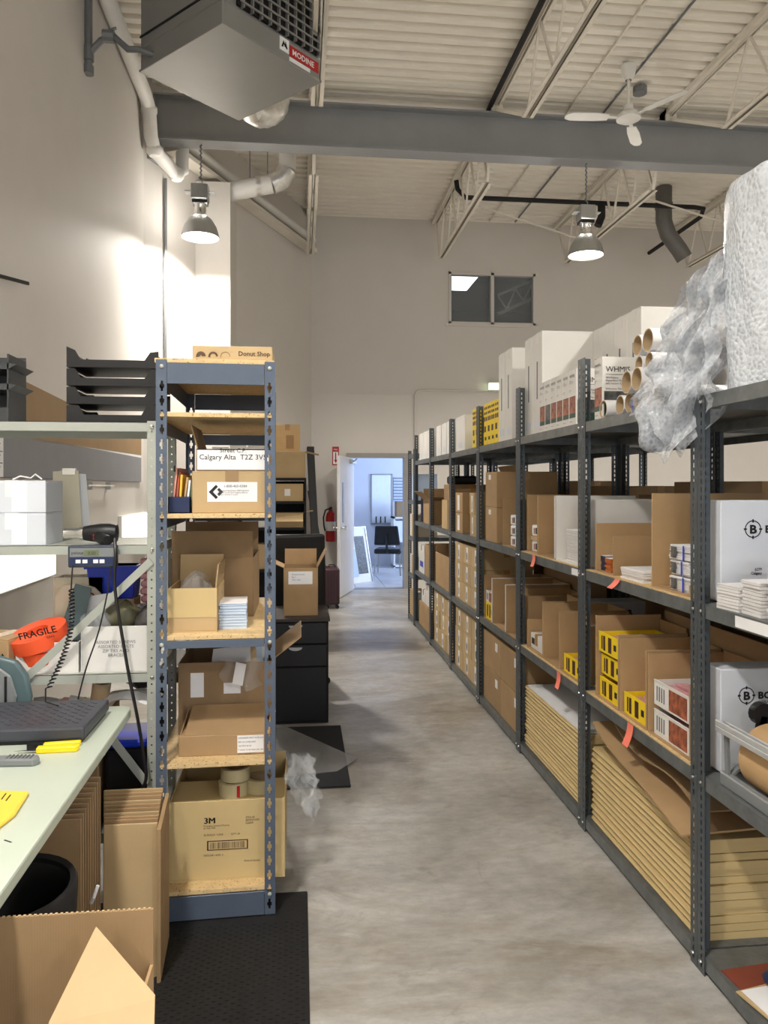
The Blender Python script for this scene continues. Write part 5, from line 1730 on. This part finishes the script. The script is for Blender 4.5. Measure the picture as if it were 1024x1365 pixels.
# shelf .865 goods
z = GL[1]
x0, x1 = Xat(107, 2.89), Xat(197, 2.89)
w_ = x1 - x0
hS = Zat(836, x0, 2.89) - z
t = open_box('white open box lettered for screws and bolts on the grey rack', ((x0 + x1) / 2, 3.03, z), (w_, .27, hS), WCARD)
text(t, 'ASSORTED SCREWS\nASSORTED BOLTS\nZIP TIES AND\nBRACES', .016, (.005, -.1365, hS * .62), RY, INKG, 'CENTER')
for k in range(5):
    ob('plastic_bag', MB().grid(lambda u, v: (.075 * math.sin(v * PI) * math.cos(u * 2 * PI) * (1 + .2 * math.sin(u * 19)), .06 * math.sin(v * PI) * math.sin(u * 2 * PI), .04 + .055 * (1 - math.cos(v * PI)) + .012 * math.sin(u * 13 + v * 5)), 20, 8), (CLEAR, CLEAR, mat('olive_bag', (112, 110, 84), .3, alpha=.8), CLEAR, mat('foil_bag', (96, 92, 92), .3, .4, var=.4, scale=30))[k], None, (x0 + .05 + k * .045, 2.98 + .05 * (k % 2), z + hS * .42 + .012 * (k % 3)), smooth=True, label='bag of hardware in the lettered white box, ' + ['first', 'second', 'third', 'fourth', 'fifth'][k] + ' from left', cat='bag', group='hardware bags in lettered box')
x0, x1 = Xat(20, 2.89), Xat(104, 2.89)
w_ = x1 - x0
hS = Zat(858, x0, 2.89) - z
open_box('white open tray box holding the orange label rolls', ((x0 + x1) / 2, 3.0, z), (w_, .21, hS), WCARD, hs=(hS, hS, hS, hS + .03))
t = thing('label_roll', 'fluorescent orange fragile label rolls in the white tray box', 'label roll', (Xat(57, 2.95), 2.985, z + .05))
R_ = .105
m_ = Matrix.Rotation(math.radians(-28), 4, 'Y') @ Matrix.Rotation(math.radians(18), 4, 'X')
for k in range(2):
    o = ob('roll_band', MB().lathe([(.04, k * .05), (R_ - .006 * (1 - k), k * .05), (R_ - .006 * (1 - k), .045 + k * .058), (.04, .045 + k * .058)], 36, close=True), ORANGE, t, smooth=True)
    o.rotation_euler = (math.radians(14), math.radians(-14 if k else -6), 0)
tx = text(t, 'FRAGILE', .036, (-.055, -R_ - .010, .078), (math.radians(104), math.radians(-12), 0), INK, bold=.02)
tx = text(t, 'HANDLE WITH CARE', .012, (-.045, -R_ - .006, .063), (math.radians(104), math.radians(-12), 0), INK)
# carton with arrows, at left edge
t = carton('brown carton with two up arrows at the left edge of the grey rack', (Xat(-8, 2.89), 2.98, z), (.16, .18, .13), CARD, rz=-.25)
for k in (.035, .058):
    ob('arrow', MB().poly([(k - .003, -.0912, .03), (k + .003, -.0912, .03), (k + .003, -.0912, .065), (k + .009, -.0912, .065), (k, -.0912, .08), (k - .009, -.0912, .065), (k - .003, -.0912, .065)], (0, .001, 0)), INK, t)
# back row on this shelf
x0, x1 = Xat(70, 3.15), Xat(138, 3.15)
open_box('cream open box standing behind the lettered box', ((x0 + x1) / 2, 3.22, z), (x1 - x0, .12, Zat(770, x0, 3.16) - z), CREAM, stick=[('-y', .12, .3, .3, .55, INKG, 'barcode')])
t = thing('magazine_file', 'cream curved-top magazine file with red swirl mark', 'file', (Xat(68, 3.05), 3.10, z))
ob('panel', MB().poly([(0, 0, 0), (.19, 0, 0), (.19, 0, .24), (.15, 0, .285), (.1, 0, .30), (.03, 0, .295), (0, 0, .25)], (0, .012, 0)), CREAM, t)
ob('red_mark', MB().lathe([(.010, 0), (.016, 0)], 14, (.135, -.001, .25), 'y'), RED, t)
ob('envelope', MB().poly([(0, 0, 0), (.13, 0, .02), (.15, .01, .17), (.01, .01, .15)], (0, .004, 0)), PAPER, None, (Xat(97, 3.03), 3.06, z + .10), label='white envelope leaning in front of cream magazine file', cat='envelope')
ob('slate_board', MB().poly([(0, 0, 0), (.09, 0, 0), (.13, 0, .2), (.07, 0, .22)], (0, .006, 0)), TEAL, None, (Xat(73, 3.02), 3.04, z + .09), label='dark glassy panel leaning by the coiled cord', cat='panel')
x0, x1 = Xat(124, 3.18), Xat(176, 3.18)
t = thing('blue_bin', 'bright blue plastic bin at the back of the grey rack', 'bin', ((x0 + x1) / 2, 3.22, Zat(798, x0, 3.18)))
hb = Zat(754, x0, 3.18) - Zat(798, x0, 3.18)
ob('bin_body', MB().poly([(-.085, -.06, 0), (.085, -.06, 0), (.098, -.06, hb), (-.098, -.06, hb)], (0, .12, 0)), BLUEP, t, bev=.004)
ob('rim', MB().box(-.106, -.066, hb - .012, .106, .066, hb), BLUEP, t)
carton('small brown carton under the bright blue bin', ((x0 + x1) / 2 + .005, 3.22, z), (.17, .13, Zat(798, x0, 3.18) - z), CARD2)
for k in range(13):
    ob('pink_pack', MB().box(0, 0, 0, .055, .1, .026), PINKP, None, (Xat(186.5, 3.175) + .003 * (k % 2), 3.175, z + k * .0305), bev=.006, label='pink shrink-wrapped pack, ' + NTH[k] + ' up in the narrow pile by the post', cat='pack', group='pile of pink packs')
# papers pile below
z = GL[0]
carton('brown carton heaped with papers below the grey rack shelf', (-.95, 3.06, z), (.42, .34, .40), CARDD)
for k in range(6):
    ob('loose_paper', MB().grid(lambda u, v: (.19 * u, .14 * v, .012 * math.sin(u * 5 + k) + .010 * math.sin(v * 7 + k) + .012), 6, 6), (PAPER, PAPER, mat('pink_sheet', (226, 176, 170), .6), PAPER, CREAM, PAPER)[k], None, (-1.06 + k * .062, 2.92 + .03 * (k % 2), z + .402 + k * .012), (0, 0, .3 * math.sin(k * 2.2)), solid=.001, label='loose sheet on the carton below the grey rack shelf, ' + ['first', 'second', 'third', 'fourth', 'fifth', 'sixth'][k] + ' from left', cat='paper', group='loose sheets below grey rack shelf')
ob('paper_tube', MB().lathe([(.03, 0), (.034, 0), (.034, .09), (.03, .09)], 18, axis='z', close=True), CORE, None, (Xat(128, 2.95), 3.0, z + .45), (.3, .2, 0), smooth=True, label='short brown paper tube lying on the loose sheets', cat='tube')
t = thing('blue_tub', 'blue tub lid with clear edge under the grey rack by the post', 'tub', (-.632, 3.0, z))
ob('tub_body', MB().box(-.085, -.1, 0, .065, .1, .30), BLACK, t, bev=.01)
ob('lid', MB().box(-.095, -.11, .30, .07, .11, .33), BLUEP, t, bev=.008)
# wall boards and glowing stand-in panels behind the grey rack
XW = XL
t = ob('wall_board', MB().poly([(XW + .001, 3.0, Zat(578, XW, 3.9)), (XW + .001, 7.6, 1.86), (XW + .001, 7.6, 2.02), (XW + .001, 3.0, 2.20)], (.012, 0, 0)), HARDB, None, label='long brown hardboard strip along left wall above the grey band', cat='board')
ob('wall_band', MB().box(XW + .001, 3.0, 1.60, XW + .012, 7.6, 1.835), GPANEL, None, label='long grey band board along left wall', cat='board')
ob('white_edging', MB().box(XW + .001, 3.0, 1.8355, XW + .012, 7.6, 1.859), PAPER, None, label='white edging strip between hardboard and grey band on wall', cat='strip')
o = ob('wall_sheet', MB().box(0, 0, 0, .002, .16, .21), PAPER, None, (XW + .0125, 3.98, 1.60), label='printed notice on grey band at left edge', cat='paper')
for k in range(8):
    ob('printed_line', MB().box(.002, .02, .03 + k * .02, .0025, .09 + .03 * (k % 3), .035 + k * .02), INKG, o)
for k, (y0, y1, l) in enumerate(((3.1, Yat(65, XW), 'near'), (Yat(158, XW), Yat(193, XW), 'far'))):  # emissive boxes standing in for bright patches on the wall
    t = thing('wall_glow_panel', f'glowing panel standing in for a bright wall patch, {l} one', 'lamp', (XW, y0, 1.0))
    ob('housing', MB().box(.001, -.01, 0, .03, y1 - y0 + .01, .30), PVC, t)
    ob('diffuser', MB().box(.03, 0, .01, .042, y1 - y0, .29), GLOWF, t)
t = thing('wall_rail', 'thin metal peg rail on wall right of hanging papers', 'rail', (XW, Yat(112, XW), 1.56))
ob('bar', MB().tube([(.03, 0, 0), (.03, .75, 0)], .006, 6), CHROME, t)
for y in (.08, .62):
    ob('peg', MB().box(0, y, -.03, .035, y + .02, .03), SILVER, t)
ob('wall_rod', MB().bar((XW, 4.05, Zat(362, XW, 4.0)), (XW + .05, 4.4, Zat(378, XW + .05, 4.4)), .012, .018), BLACK, None, label='thin black rod jutting from upper left wall', cat='rod')

# ================================================================ PACKING TABLE
TX0, TX1, TY0, TY1, TZ = -1.40, -.605, .25, 2.845, .752
t = thing('packing_table', 'pale laminate packing table at lower left', 'table', (0, 0, 0))
pr = [(TX0, TY0), (TX1 + .045, TY0), (TX1, TY1 - .035), (TX1 - .012, TY1 - .01), (TX1 - .035, TY1), (TX0, TY1)]
ob('tabletop', MB().poly([(x, y, TZ - .035) for x, y in pr], (0, 0, .035)), TABLE, t, bev=.006, seg=2)
for x in (TX0 + .08, TX1 - .12):
    for y in (TY0 + .15, TY1 - .2):
        ob('leg', MB().tube([(x, y, 0), (x, y, TZ - .035)], .016, 8), GREYP, t)
ob('cross_bar', MB().tube([(TX0 + .08, TY1 - .2, .2), (TX1 - .12, TY1 - .2, .2)], .012, 8), GREYP, t)
ob('scratch', MB().box(-.012, 0, 0, .012, .004, .0005), INK, t, (Xat(54, 2.0), Yat(54, Xat(54, 1.78)), TZ), (0, 0, -.6))
# scale platform
t = thing('platform_scale', 'dark grey shipping scale platform on the packing table', 'scale', (-.01, .085, TZ))
sx1 = -.655
ob('platter', MB().box(-1.10, 2.35, .012, sx1, 2.665, .052), SCALEG, t, bev=.008, seg=2)
ob('foot_rim', MB().box(-1.09, 2.36, 0, sx1 - .01, 2.655, .012), BLACK, t)
for k in range(12):
    for j in range(8):
        pass
mb = MB()
for k in range(10):
    for j in range(7):
        xk, yk = sx1 - .03 - k * .034, 2.39 + j * .036
        mb.bar((xk, yk, .0525), (xk - .02, yk + .02, .0525), .006, .002)
ob('grip_ribs', mb, SCALEG, t)
# yellow knives, grey cutter, envelope
t = thing('utility_knife', 'yellow utility knife lying in front of the scale', 'knife', (Xat(75, 2.37), 2.37, TZ), math.radians(4))
ob('handle', MB().poly([(-.055, -.012, 0), (.06, -.016, 0), (.066, 0, 0), (.06, .014, 0), (-.055, .012, 0)], (0, 0, .018)), YELLOW, t, bev=.003)
ob('blade', MB().poly([(-.055, -.008, .006), (-.12, .004, .006), (-.055, .008, .006)], (0, 0, .002)), CHROME, t)
t = thing('utility_knife', 'second yellow knife with black tip behind the first', 'knife', (Xat(72, 2.41), 2.41, TZ), math.radians(8))
ob('handle', MB().poly([(-.03, -.010, 0), (.075, -.011, 0), (.078, .008, 0), (-.03, .010, 0)], (0, 0, .016)), YELLOW, t, bev=.003)
ob('black_grip', MB().box(-.075, -.011, 0, -.03, .011, .017), BLACK, t)
t = thing('cutter', 'grey ribbed box cutter at the left edge of the table', 'cutter', (Xat(22, 2.26), 2.27, TZ), math.radians(-4))
ob('handle', MB().poly([(-.12, -.018, 0), (.05, -.018, 0), (.062, 0, 0), (.05, .022, 0), (-.12, .02, 0)], (0, 0, .022)), GREYP, t, bev=.005, seg=2)
for k in range(7):
    ob('grip_rib', MB().box(-.03 + k * .011, -.012, .022, -.026 + k * .011, .016, .025), PIPEG, t)
t = thing('envelope', 'yellow padded envelope on the table at the left edge', 'envelope', (0, 0, TZ))
def Tp(px, py):
    t_ = (HC - TZ) * FPX / (py - 650)
    u = (px - 512) / FPX
    return (t_ * (S_ + u * C_), t_ * (C_ - u * S_))


ex = [Tp(39, 1060), Tp(-60, 1058), Tp(-60, 1165), Tp(0, 1106), Tp(20, 1090)]
ob('sleeve', MB().poly([(x, y, 0) for x, y in ex], (0, 0, .012)), MAIL, t, bev=.004)
ob('pen_marks', MB().bar((*Tp(2, 1072), .0125), (*Tp(8, 1064), .0125), .003, .001).bar((*Tp(8, 1074), .0125), (*Tp(14, 1066), .0125), .003, .001), INK, t)
# teal tape dispenser / printer at the left edge
t = thing('label_printer', 'rounded teal-grey label machine behind the scale at left edge', 'printer', (Xat(-12, 2.8), 2.80, TZ))
ob('housing', MB().poly([(-.16, 0, 0), (.125, 0, 0), (.135, 0, .05), (.12, 0, .13), (.085, 0, .18), (.02, 0, .20), (-.16, 0, .20)], (0, .03, 0)), TEAL, t, bev=.012, seg=3, smooth=True)
ob('front_cover', MB().poly([(-.16, -.012, .005), (.08, -.012, .005), (.09, -.012, .06), (.07, -.012, .13), (.02, -.012, .17), (-.16, -.012, .17)], (0, .012, 0)), GREYP, t, bev=.006)
ob('slot', MB().box(.05, -.016, .0, .058, -.012, .13), BLACK, t)
# ================================================================ UNDER THE TABLE
rr = random.Random(6)
for k in range(9):
    y = 2.22 + k * .026
    x1 = Xat(108 + k * 3.2, y)
    zt_ = Zat(1092 - k * 7, x1, y)
    ob('cardboard_sheet', MB().box(-.30, 0, 0, 0, .006, zt_), CARDD, None, (x1, y, 0), (0, 0, .02 * rr.uniform(-1, 1)), bev=.001, label='upright cardboard sheet under the table, ' + NTH[k] + ' from the front of the left bundle', cat='cardboard', group='left bundle of upright cardboard')
for k in range(10):
    y = 2.44 + k * .027
    x0, x1 = Xat(137, y), Xat(209 + k * .8, y)
    zt_ = Zat(1098 - k * 5.2, x1, y) - .004 * rr.random()
    ob('cardboard_sheet', MB().poly([(0, 0, 0), (x1 - x0, 0, 0), (x1 - x0, .012, zt_), (0, .012, zt_)], (0, .007, 0)), CARD if k % 3 else CARD2, None, (x0, y, 0), bev=.001, label='upright cardboard sheet by the blue rack, ' + NTH[k] + ' from the front of the right bundle', cat='cardboard', group='right bundle of upright cardboard')
o = ob('cardboard_sheet', MB().poly([(0, 0, 0), (Xat(220, 2.66) - Xat(208, 2.41), .25, 0), (Xat(220, 2.66) - Xat(208, 2.41), .25, .50), (0, 0, .485)], (.012, 0, 0)), CARD, None, (Xat(209, 2.41), 2.41, 0), (0, 0, 0), label='narrow cardboard sheet standing against the blue rack corner', cat='cardboard')
ob('zip_tie', MB().tube([(0, 0, 0), (.01, -.01, .02), (.02, -.005, .05)], .005, 6), PAPER, None, (Xat(122, 2.2), 2.195, Zat(1200, -.5, 2.2)), label='white plastic tie hooked on the left cardboard bundle', cat='tie')
t = thing('waste_bin', 'round black waste bin under the packing table', 'bin', (Xat(0, 1.92), 1.92, 0))
ob('bin_wall', MB().lathe([(.125, 0), (.168, .56), (.172, .57), (.165, .575), (.155, .56), (.115, .01), (0, .01), (0, 0)], 32), BLACK, t, smooth=True)
ob('liner_bag', MB().lathe([(.173, .50), (.176, .57), (.17, .582), (.158, .575), (.14, .35), (.0, .3)], 32), BLACKM, t, smooth=True)
# foreground open carton
fy = 1.62
xr = Xat(205, fy)
zf = Zat(1210, xr, fy)
t = thing('open_carton', 'big open brown carton in the bottom left foreground', 'box', (0, 0, 0))
xl = xr - .62
ob('bottom', MB().box(xl, 1.12, 0, xr, fy, .006), CARD, t)
ob('back_wall', MB().box(xl, fy - .006, .006, xr, fy, zf), CARD, t)
ob('side_wall', MB().box(xr - .006, 1.12, .006, xr, fy - .006, Zat(1385, xr, 1.4)), CARD, t)
ob('side_wall', MB().box(xl, 1.12, .006, xl + .006, fy - .006, zf - .1), CARD, t)
ob('front_wall', MB().box(xl + .006, 1.12, .006, xr - .006, 1.126, .30), CARD, t)
F = lambda a_, b_, y: (Xat(a_, y), y, Zat(b_, Xat(a_, y), y))
ob('flap', MB().poly([F(127, 1240, 1.50), F(64, 1368, 1.36), F(60, 1460, 1.30), F(203, 1460, 1.30), F(206, 1332, 1.40)], (0, .006, .004)), CARD2, t)
mb = MB()
for k in range(60):
    xk = xl + .62 * k / 60
    mb.box(xk, fy - .0055, zf, xk + .005, fy - .0005, zf + .0022)
ob('torn_edge', mb, CARD2, t)
# ================================================================ MATS AND FLOOR THINGS
t = thing('floor_mat', 'black rubber anti-fatigue mat in the foreground', 'mat', (0, 0, 0))
ob('mat_body', MB().box(-.80, 1.0, 0, .028, 2.90, .010), RUBBER, t, bev=.003)
mb = MB()
for i in range(26):
    for j in range(40):
        x, y = -.47 + i * .019, 1.75 + j * .027 + (i % 2) * .0135
        if y < 2.70:
            mb.box(x, y, .010, x + .011, y + .015, .012)
tag(ob('tread_studs', mb, RUBBER, t), kind='stuff')
ob('carpet_mat', MB().box(0, 0, 0, .78, 1.0, .010), CARPET, None, (-.52, 3.90, 0), (0, 0, .0), bev=.002, label='charcoal carpet mat on the floor behind the blue rack', cat='mat')
ob('chair_mat', MB().poly([(-.62, 3.95, .0105), (.02, 3.72 + .35, .0105), (.20, 4.10, .0105), (.325, 4.28, .0105), (.27, 4.36, .0105), (-.10, 4.92, .0105), (-.62, 4.92, .0105)], (0, 0, .002)), mat('clear_vinyl', (176, 176, 178), .25, alpha=.42, var=.05), None, label='translucent vinyl chair mat lying over the carpet mat', cat='mat')
# filing cabinet
Y0 = 4.98
xr = Xat(438, Y0)
t = thing('filing_cabinet', 'black three-drawer filing cabinet behind the blue rack', 'cabinet', (xr - .42, Y0, 0))
zc = Zat(824, xr, Y0)
ob('cabinet_body', MB().box(0, .012, 0, .42, .55, zc - .02), BLACKM, t)
ob('cabinet_top', MB().box(-.01, -.005, zc - .02, .43, .56, zc), mat('dark_brown_top', (64, 56, 52), .5), t)
zz = [Zat(y, xr, Y0) for y in (829, 858, 888, 960)]
for k in range(3):
    d_ = ob('drawer', MB().box(.012, -.006, zz[k + 1] + .004, .408, .012, zz[k] - .004), BLACK, t, bev=.003)
    if k < 2:
        hz_ = zz[k] - .018
        ob('handle', MB().poly([(.12 + .09 * (1 - math.cos(PI * j / 8)) / 2 + .04, -.008, hz_ - .022 * math.sin(PI * j / 8)) for j in range(9)], (0, -.008, 0)), SILVER, d_)
x0, x1 = Xat(378, 5.1), Xat(424, 5.1)
hc = Zat(757, x1, 5.1) - zc
t = open_box('open brown carton with white label on the filing cabinet', ((x0 + x1) / 2, 5.23, zc), (x1 - x0, .26, hc), CARD, flaps={'+x': (.13, 62), '+y': (.11, 85), '-x': (.10, 25)}, stick=[('-y', .14, .84, .66, .93, PAPER, 'address_label')])
for k in range(3):
    text(t, ['Michelle Kennedy', 'Bay 3', '1450 - 28 St'][k], .012, (-.06, -.1325, hc * .855 - k * .018), RY, INKG)
office_chair('black high-backed office chair behind the carton on filing cabinet', (Xat(386, 6.0), 6.0, 0), PI + .2, seat_z=.5, back_top=1.2)
office_chair('black office chair seen between blue rack posts on the left', (Xat(225, 4.45) - .04, 4.45, .0105), -1.0, seat_z=.5, back_top=1.06)
# suitcases
xs0 = Xat(428, 9.75)
for k, (x, m_, l, hh, w_) in enumerate(((xs0 + .14, SUIT, 'maroon ribbed wheeled suitcase by the open door', .52, .19), (xs0 - .05, NAVY, 'navy wheeled suitcase behind the maroon one', .54, .16))):
    t = thing('suitcase', l, 'suitcase', (x, 9.8 + k * .12, 0))
    ob('shell', MB().box(-w_ / 2, -.17, .05, w_ / 2, .17, hh), m_, t, bev=.03, seg=3, smooth=True)
    for j in range(4):
        ob('shell_rib', MB().box(-w_ / 2 + .03 + j * .035, -.176, .09, -w_ / 2 + .04 + j * .035, -.17, hh - .05), m_, t)
    for x_ in (-w_ / 2 + .03, w_ / 2 - .03):
        for y_ in (-.13, .13):
            ob('wheel', MB().disc((x_, y_ - .01, .025), .025, 12, 'y', .02), BLACK, t)
    ob('carry_handle', MB().tube([(-.04, 0, hh), (-.035, 0, hh + .03), (.035, 0, hh + .03), (.04, 0, hh)], .008, 6), BLACK, t)
# dark bookcase with cartons
Y0 = 7.45
xb1 = Xat(408.5, Y0)
xb0 = xb1 - .95
ztop = Zat(637, xb1, Y0)
t = thing('bookcase', 'black open bookcase crammed with cartons near the slanted wall', 'shelving', (xb0, Y0, 0))
lv = [ztop, Zat(668, xb1, Y0), Zat(703, xb1, Y0), .75, .38, .06]
for x in (0, .93):
    ob('side_panel', MB().box(x, 0, 0, x + .02, .34, ztop), BLACKM, t)
for z in lv:
    ob('shelf_board', MB().box(.02, 0, z - .025, .93, .34, z), BLACKM, t)
ob('back_panel', MB().box(.02, .33, .02, .93, .34, ztop - .03), BLACKM, t)
open_box('open brown carton with flap out on top of black bookcase', (xb1 - .16, Y0 + .17, ztop), (.30, .28, .26), CARD2, flaps={'-x': (.16, 35), '+x': (.14, -12)})
carton('tall brown carton at back on top of black bookcase', (xb1 - .19, Y0 + .48, ztop), (.26, .26, .55), CARD2, stick=[('-y', .45, .75, .55, .8, CARDD, 'printed_mark')])
for k in range(3):
    carton('white box on top of black bookcase, ' + ['left', 'middle', 'right'][k] + ' one', (xb0 + .12 + k * .17, Y0 + .17, ztop), (.16, .28, .30 + .05 * (k == 1)), WCARD, group='white boxes on bookcase', tape='x', tapem=WCARD)
open_box('brown carton stuffed with plastic bags in the black bookcase', (xb1 - .17, Y0 + .16, lv[1]), (.28, .28, .17), CARD2, stick=[('-y', .35, .55, .3, .7, PAPER, 'shipping_label')])
ob('clear_bag', MB().grid(bag, 24, 8), CLEAR, None, (xb1 - .17, Y0 + .16, lv[1] + .09), smooth=True, label='clear bag bulging from carton in black bookcase', cat='bag')
open_box('brown carton with drooping flaps in lower opening of black bookcase', (xb1 - .18, Y0 + .15, lv[2]), (.30, .27, .14), CARD2, flaps={'-y': (.14, -35), '+x': (.1, 10)})
for k in range(6):
    i = (3, 3, 3, 2, 1, 2)[k]
    x = xb0 + (.18, .45, .74, .15, .15, .45)[k]
    carton('brown carton low in the black bookcase, ' + ['left of third opening', 'centre of third opening', 'right of third opening', 'left of second opening', 'left of first opening', 'centre of second opening'][k], (x, Y0 + .17, lv[i]), (.24, .28, (.2, .24, .28, .15, .15, .14)[k]), (CARD, CARD2, WCARD)[k % 3], group='cartons in bookcase')
# black bars leaning in the corner
pa = [((Xat(414, 10.6), 10.75, 2.12), (Xat(424, 10.3), 10.25, 0), .10, 'broad black bar leaning in the far corner'), ((Xat(413, 10.6), 10.8, 1.5), (Xat(440, 10.2), 10.15, 0), .05, 'slim black bar slanting down by the extinguisher')]
for p0, p1, w_, l in pa:
    ob('leaning_bar', MB().bar(p0, p1, w_, .05), BLACKM, None, label=l, cat='bar', bev=.004)
# extinguisher and sign
xe = Xat(441, YF - .12)
t = thing('fire_extinguisher', 'red fire extinguisher hanging on far wall left of the door', 'extinguisher', (xe, YF - .11, Zat(721, xe, YF)))
ob('cylinder', MB().lathe([(0, 0), (.07, .0), (.075, .02), (.075, .36), (.06, .42), (.03, .45), (.03, .47), (0, .47)], 18), RED, t, smooth=True)
ob('label_band', MB().lathe([(.0757, .16), (.0757, .30)], 18), PAPER, t, smooth=True)
ob('valve_head', MB().box(-.02, -.03, .47, .02, .05, .51).box(-.015, -.10, .50, .015, .02, .52), BLACK, t)
ob('hose', MB().tube([(-.02, 0, .49), (-.08, -.02, .47), (-.11, -.02, .36), (-.10, -.02, .22), (-.085, -.02, .16)], .012, 8), BLACK, t, smooth=True)
ob('wall_bracket', MB().box(-.03, .075, .2, .03, .11, .46), GREYP, t)
xe = Xat(447.5, YF)
t = thing('extinguisher_sign', 'red and white fire extinguisher arrow sign on far wall', 'sign', (xe, YF, Zat(620, xe, YF)))
ob('plate', MB().box(-.05, -.006, 0, .05, -.001, .28), RED, t)
ob('white_panel', MB().box(-.036, -.008, .015, .036, -.006, .2), PAPER, t)
ob('arrow', MB().poly([(-.01, -.008, .19), (.01, -.008, .19), (.01, -.008, .08), (.026, -.008, .08), (0, -.008, .03), (-.026, -.008, .08), (-.01, -.008, .08)], (0, -.001, 0)), RED, t)
text(t, 'FIRE', .032, (0, -.0085, .225), RY, PAPER, 'CENTER')
ob('door_wedge', MB().poly([(0, 0, 0), (.09, 0, 0), (.09, 0, .04)], (0, .04, 0)), MAIL, None, (Xat(456, 10.55) - .02, 10.52, 0), (0, 0, 2.5), label='yellow wedge on the floor holding the door open', cat='wedge')
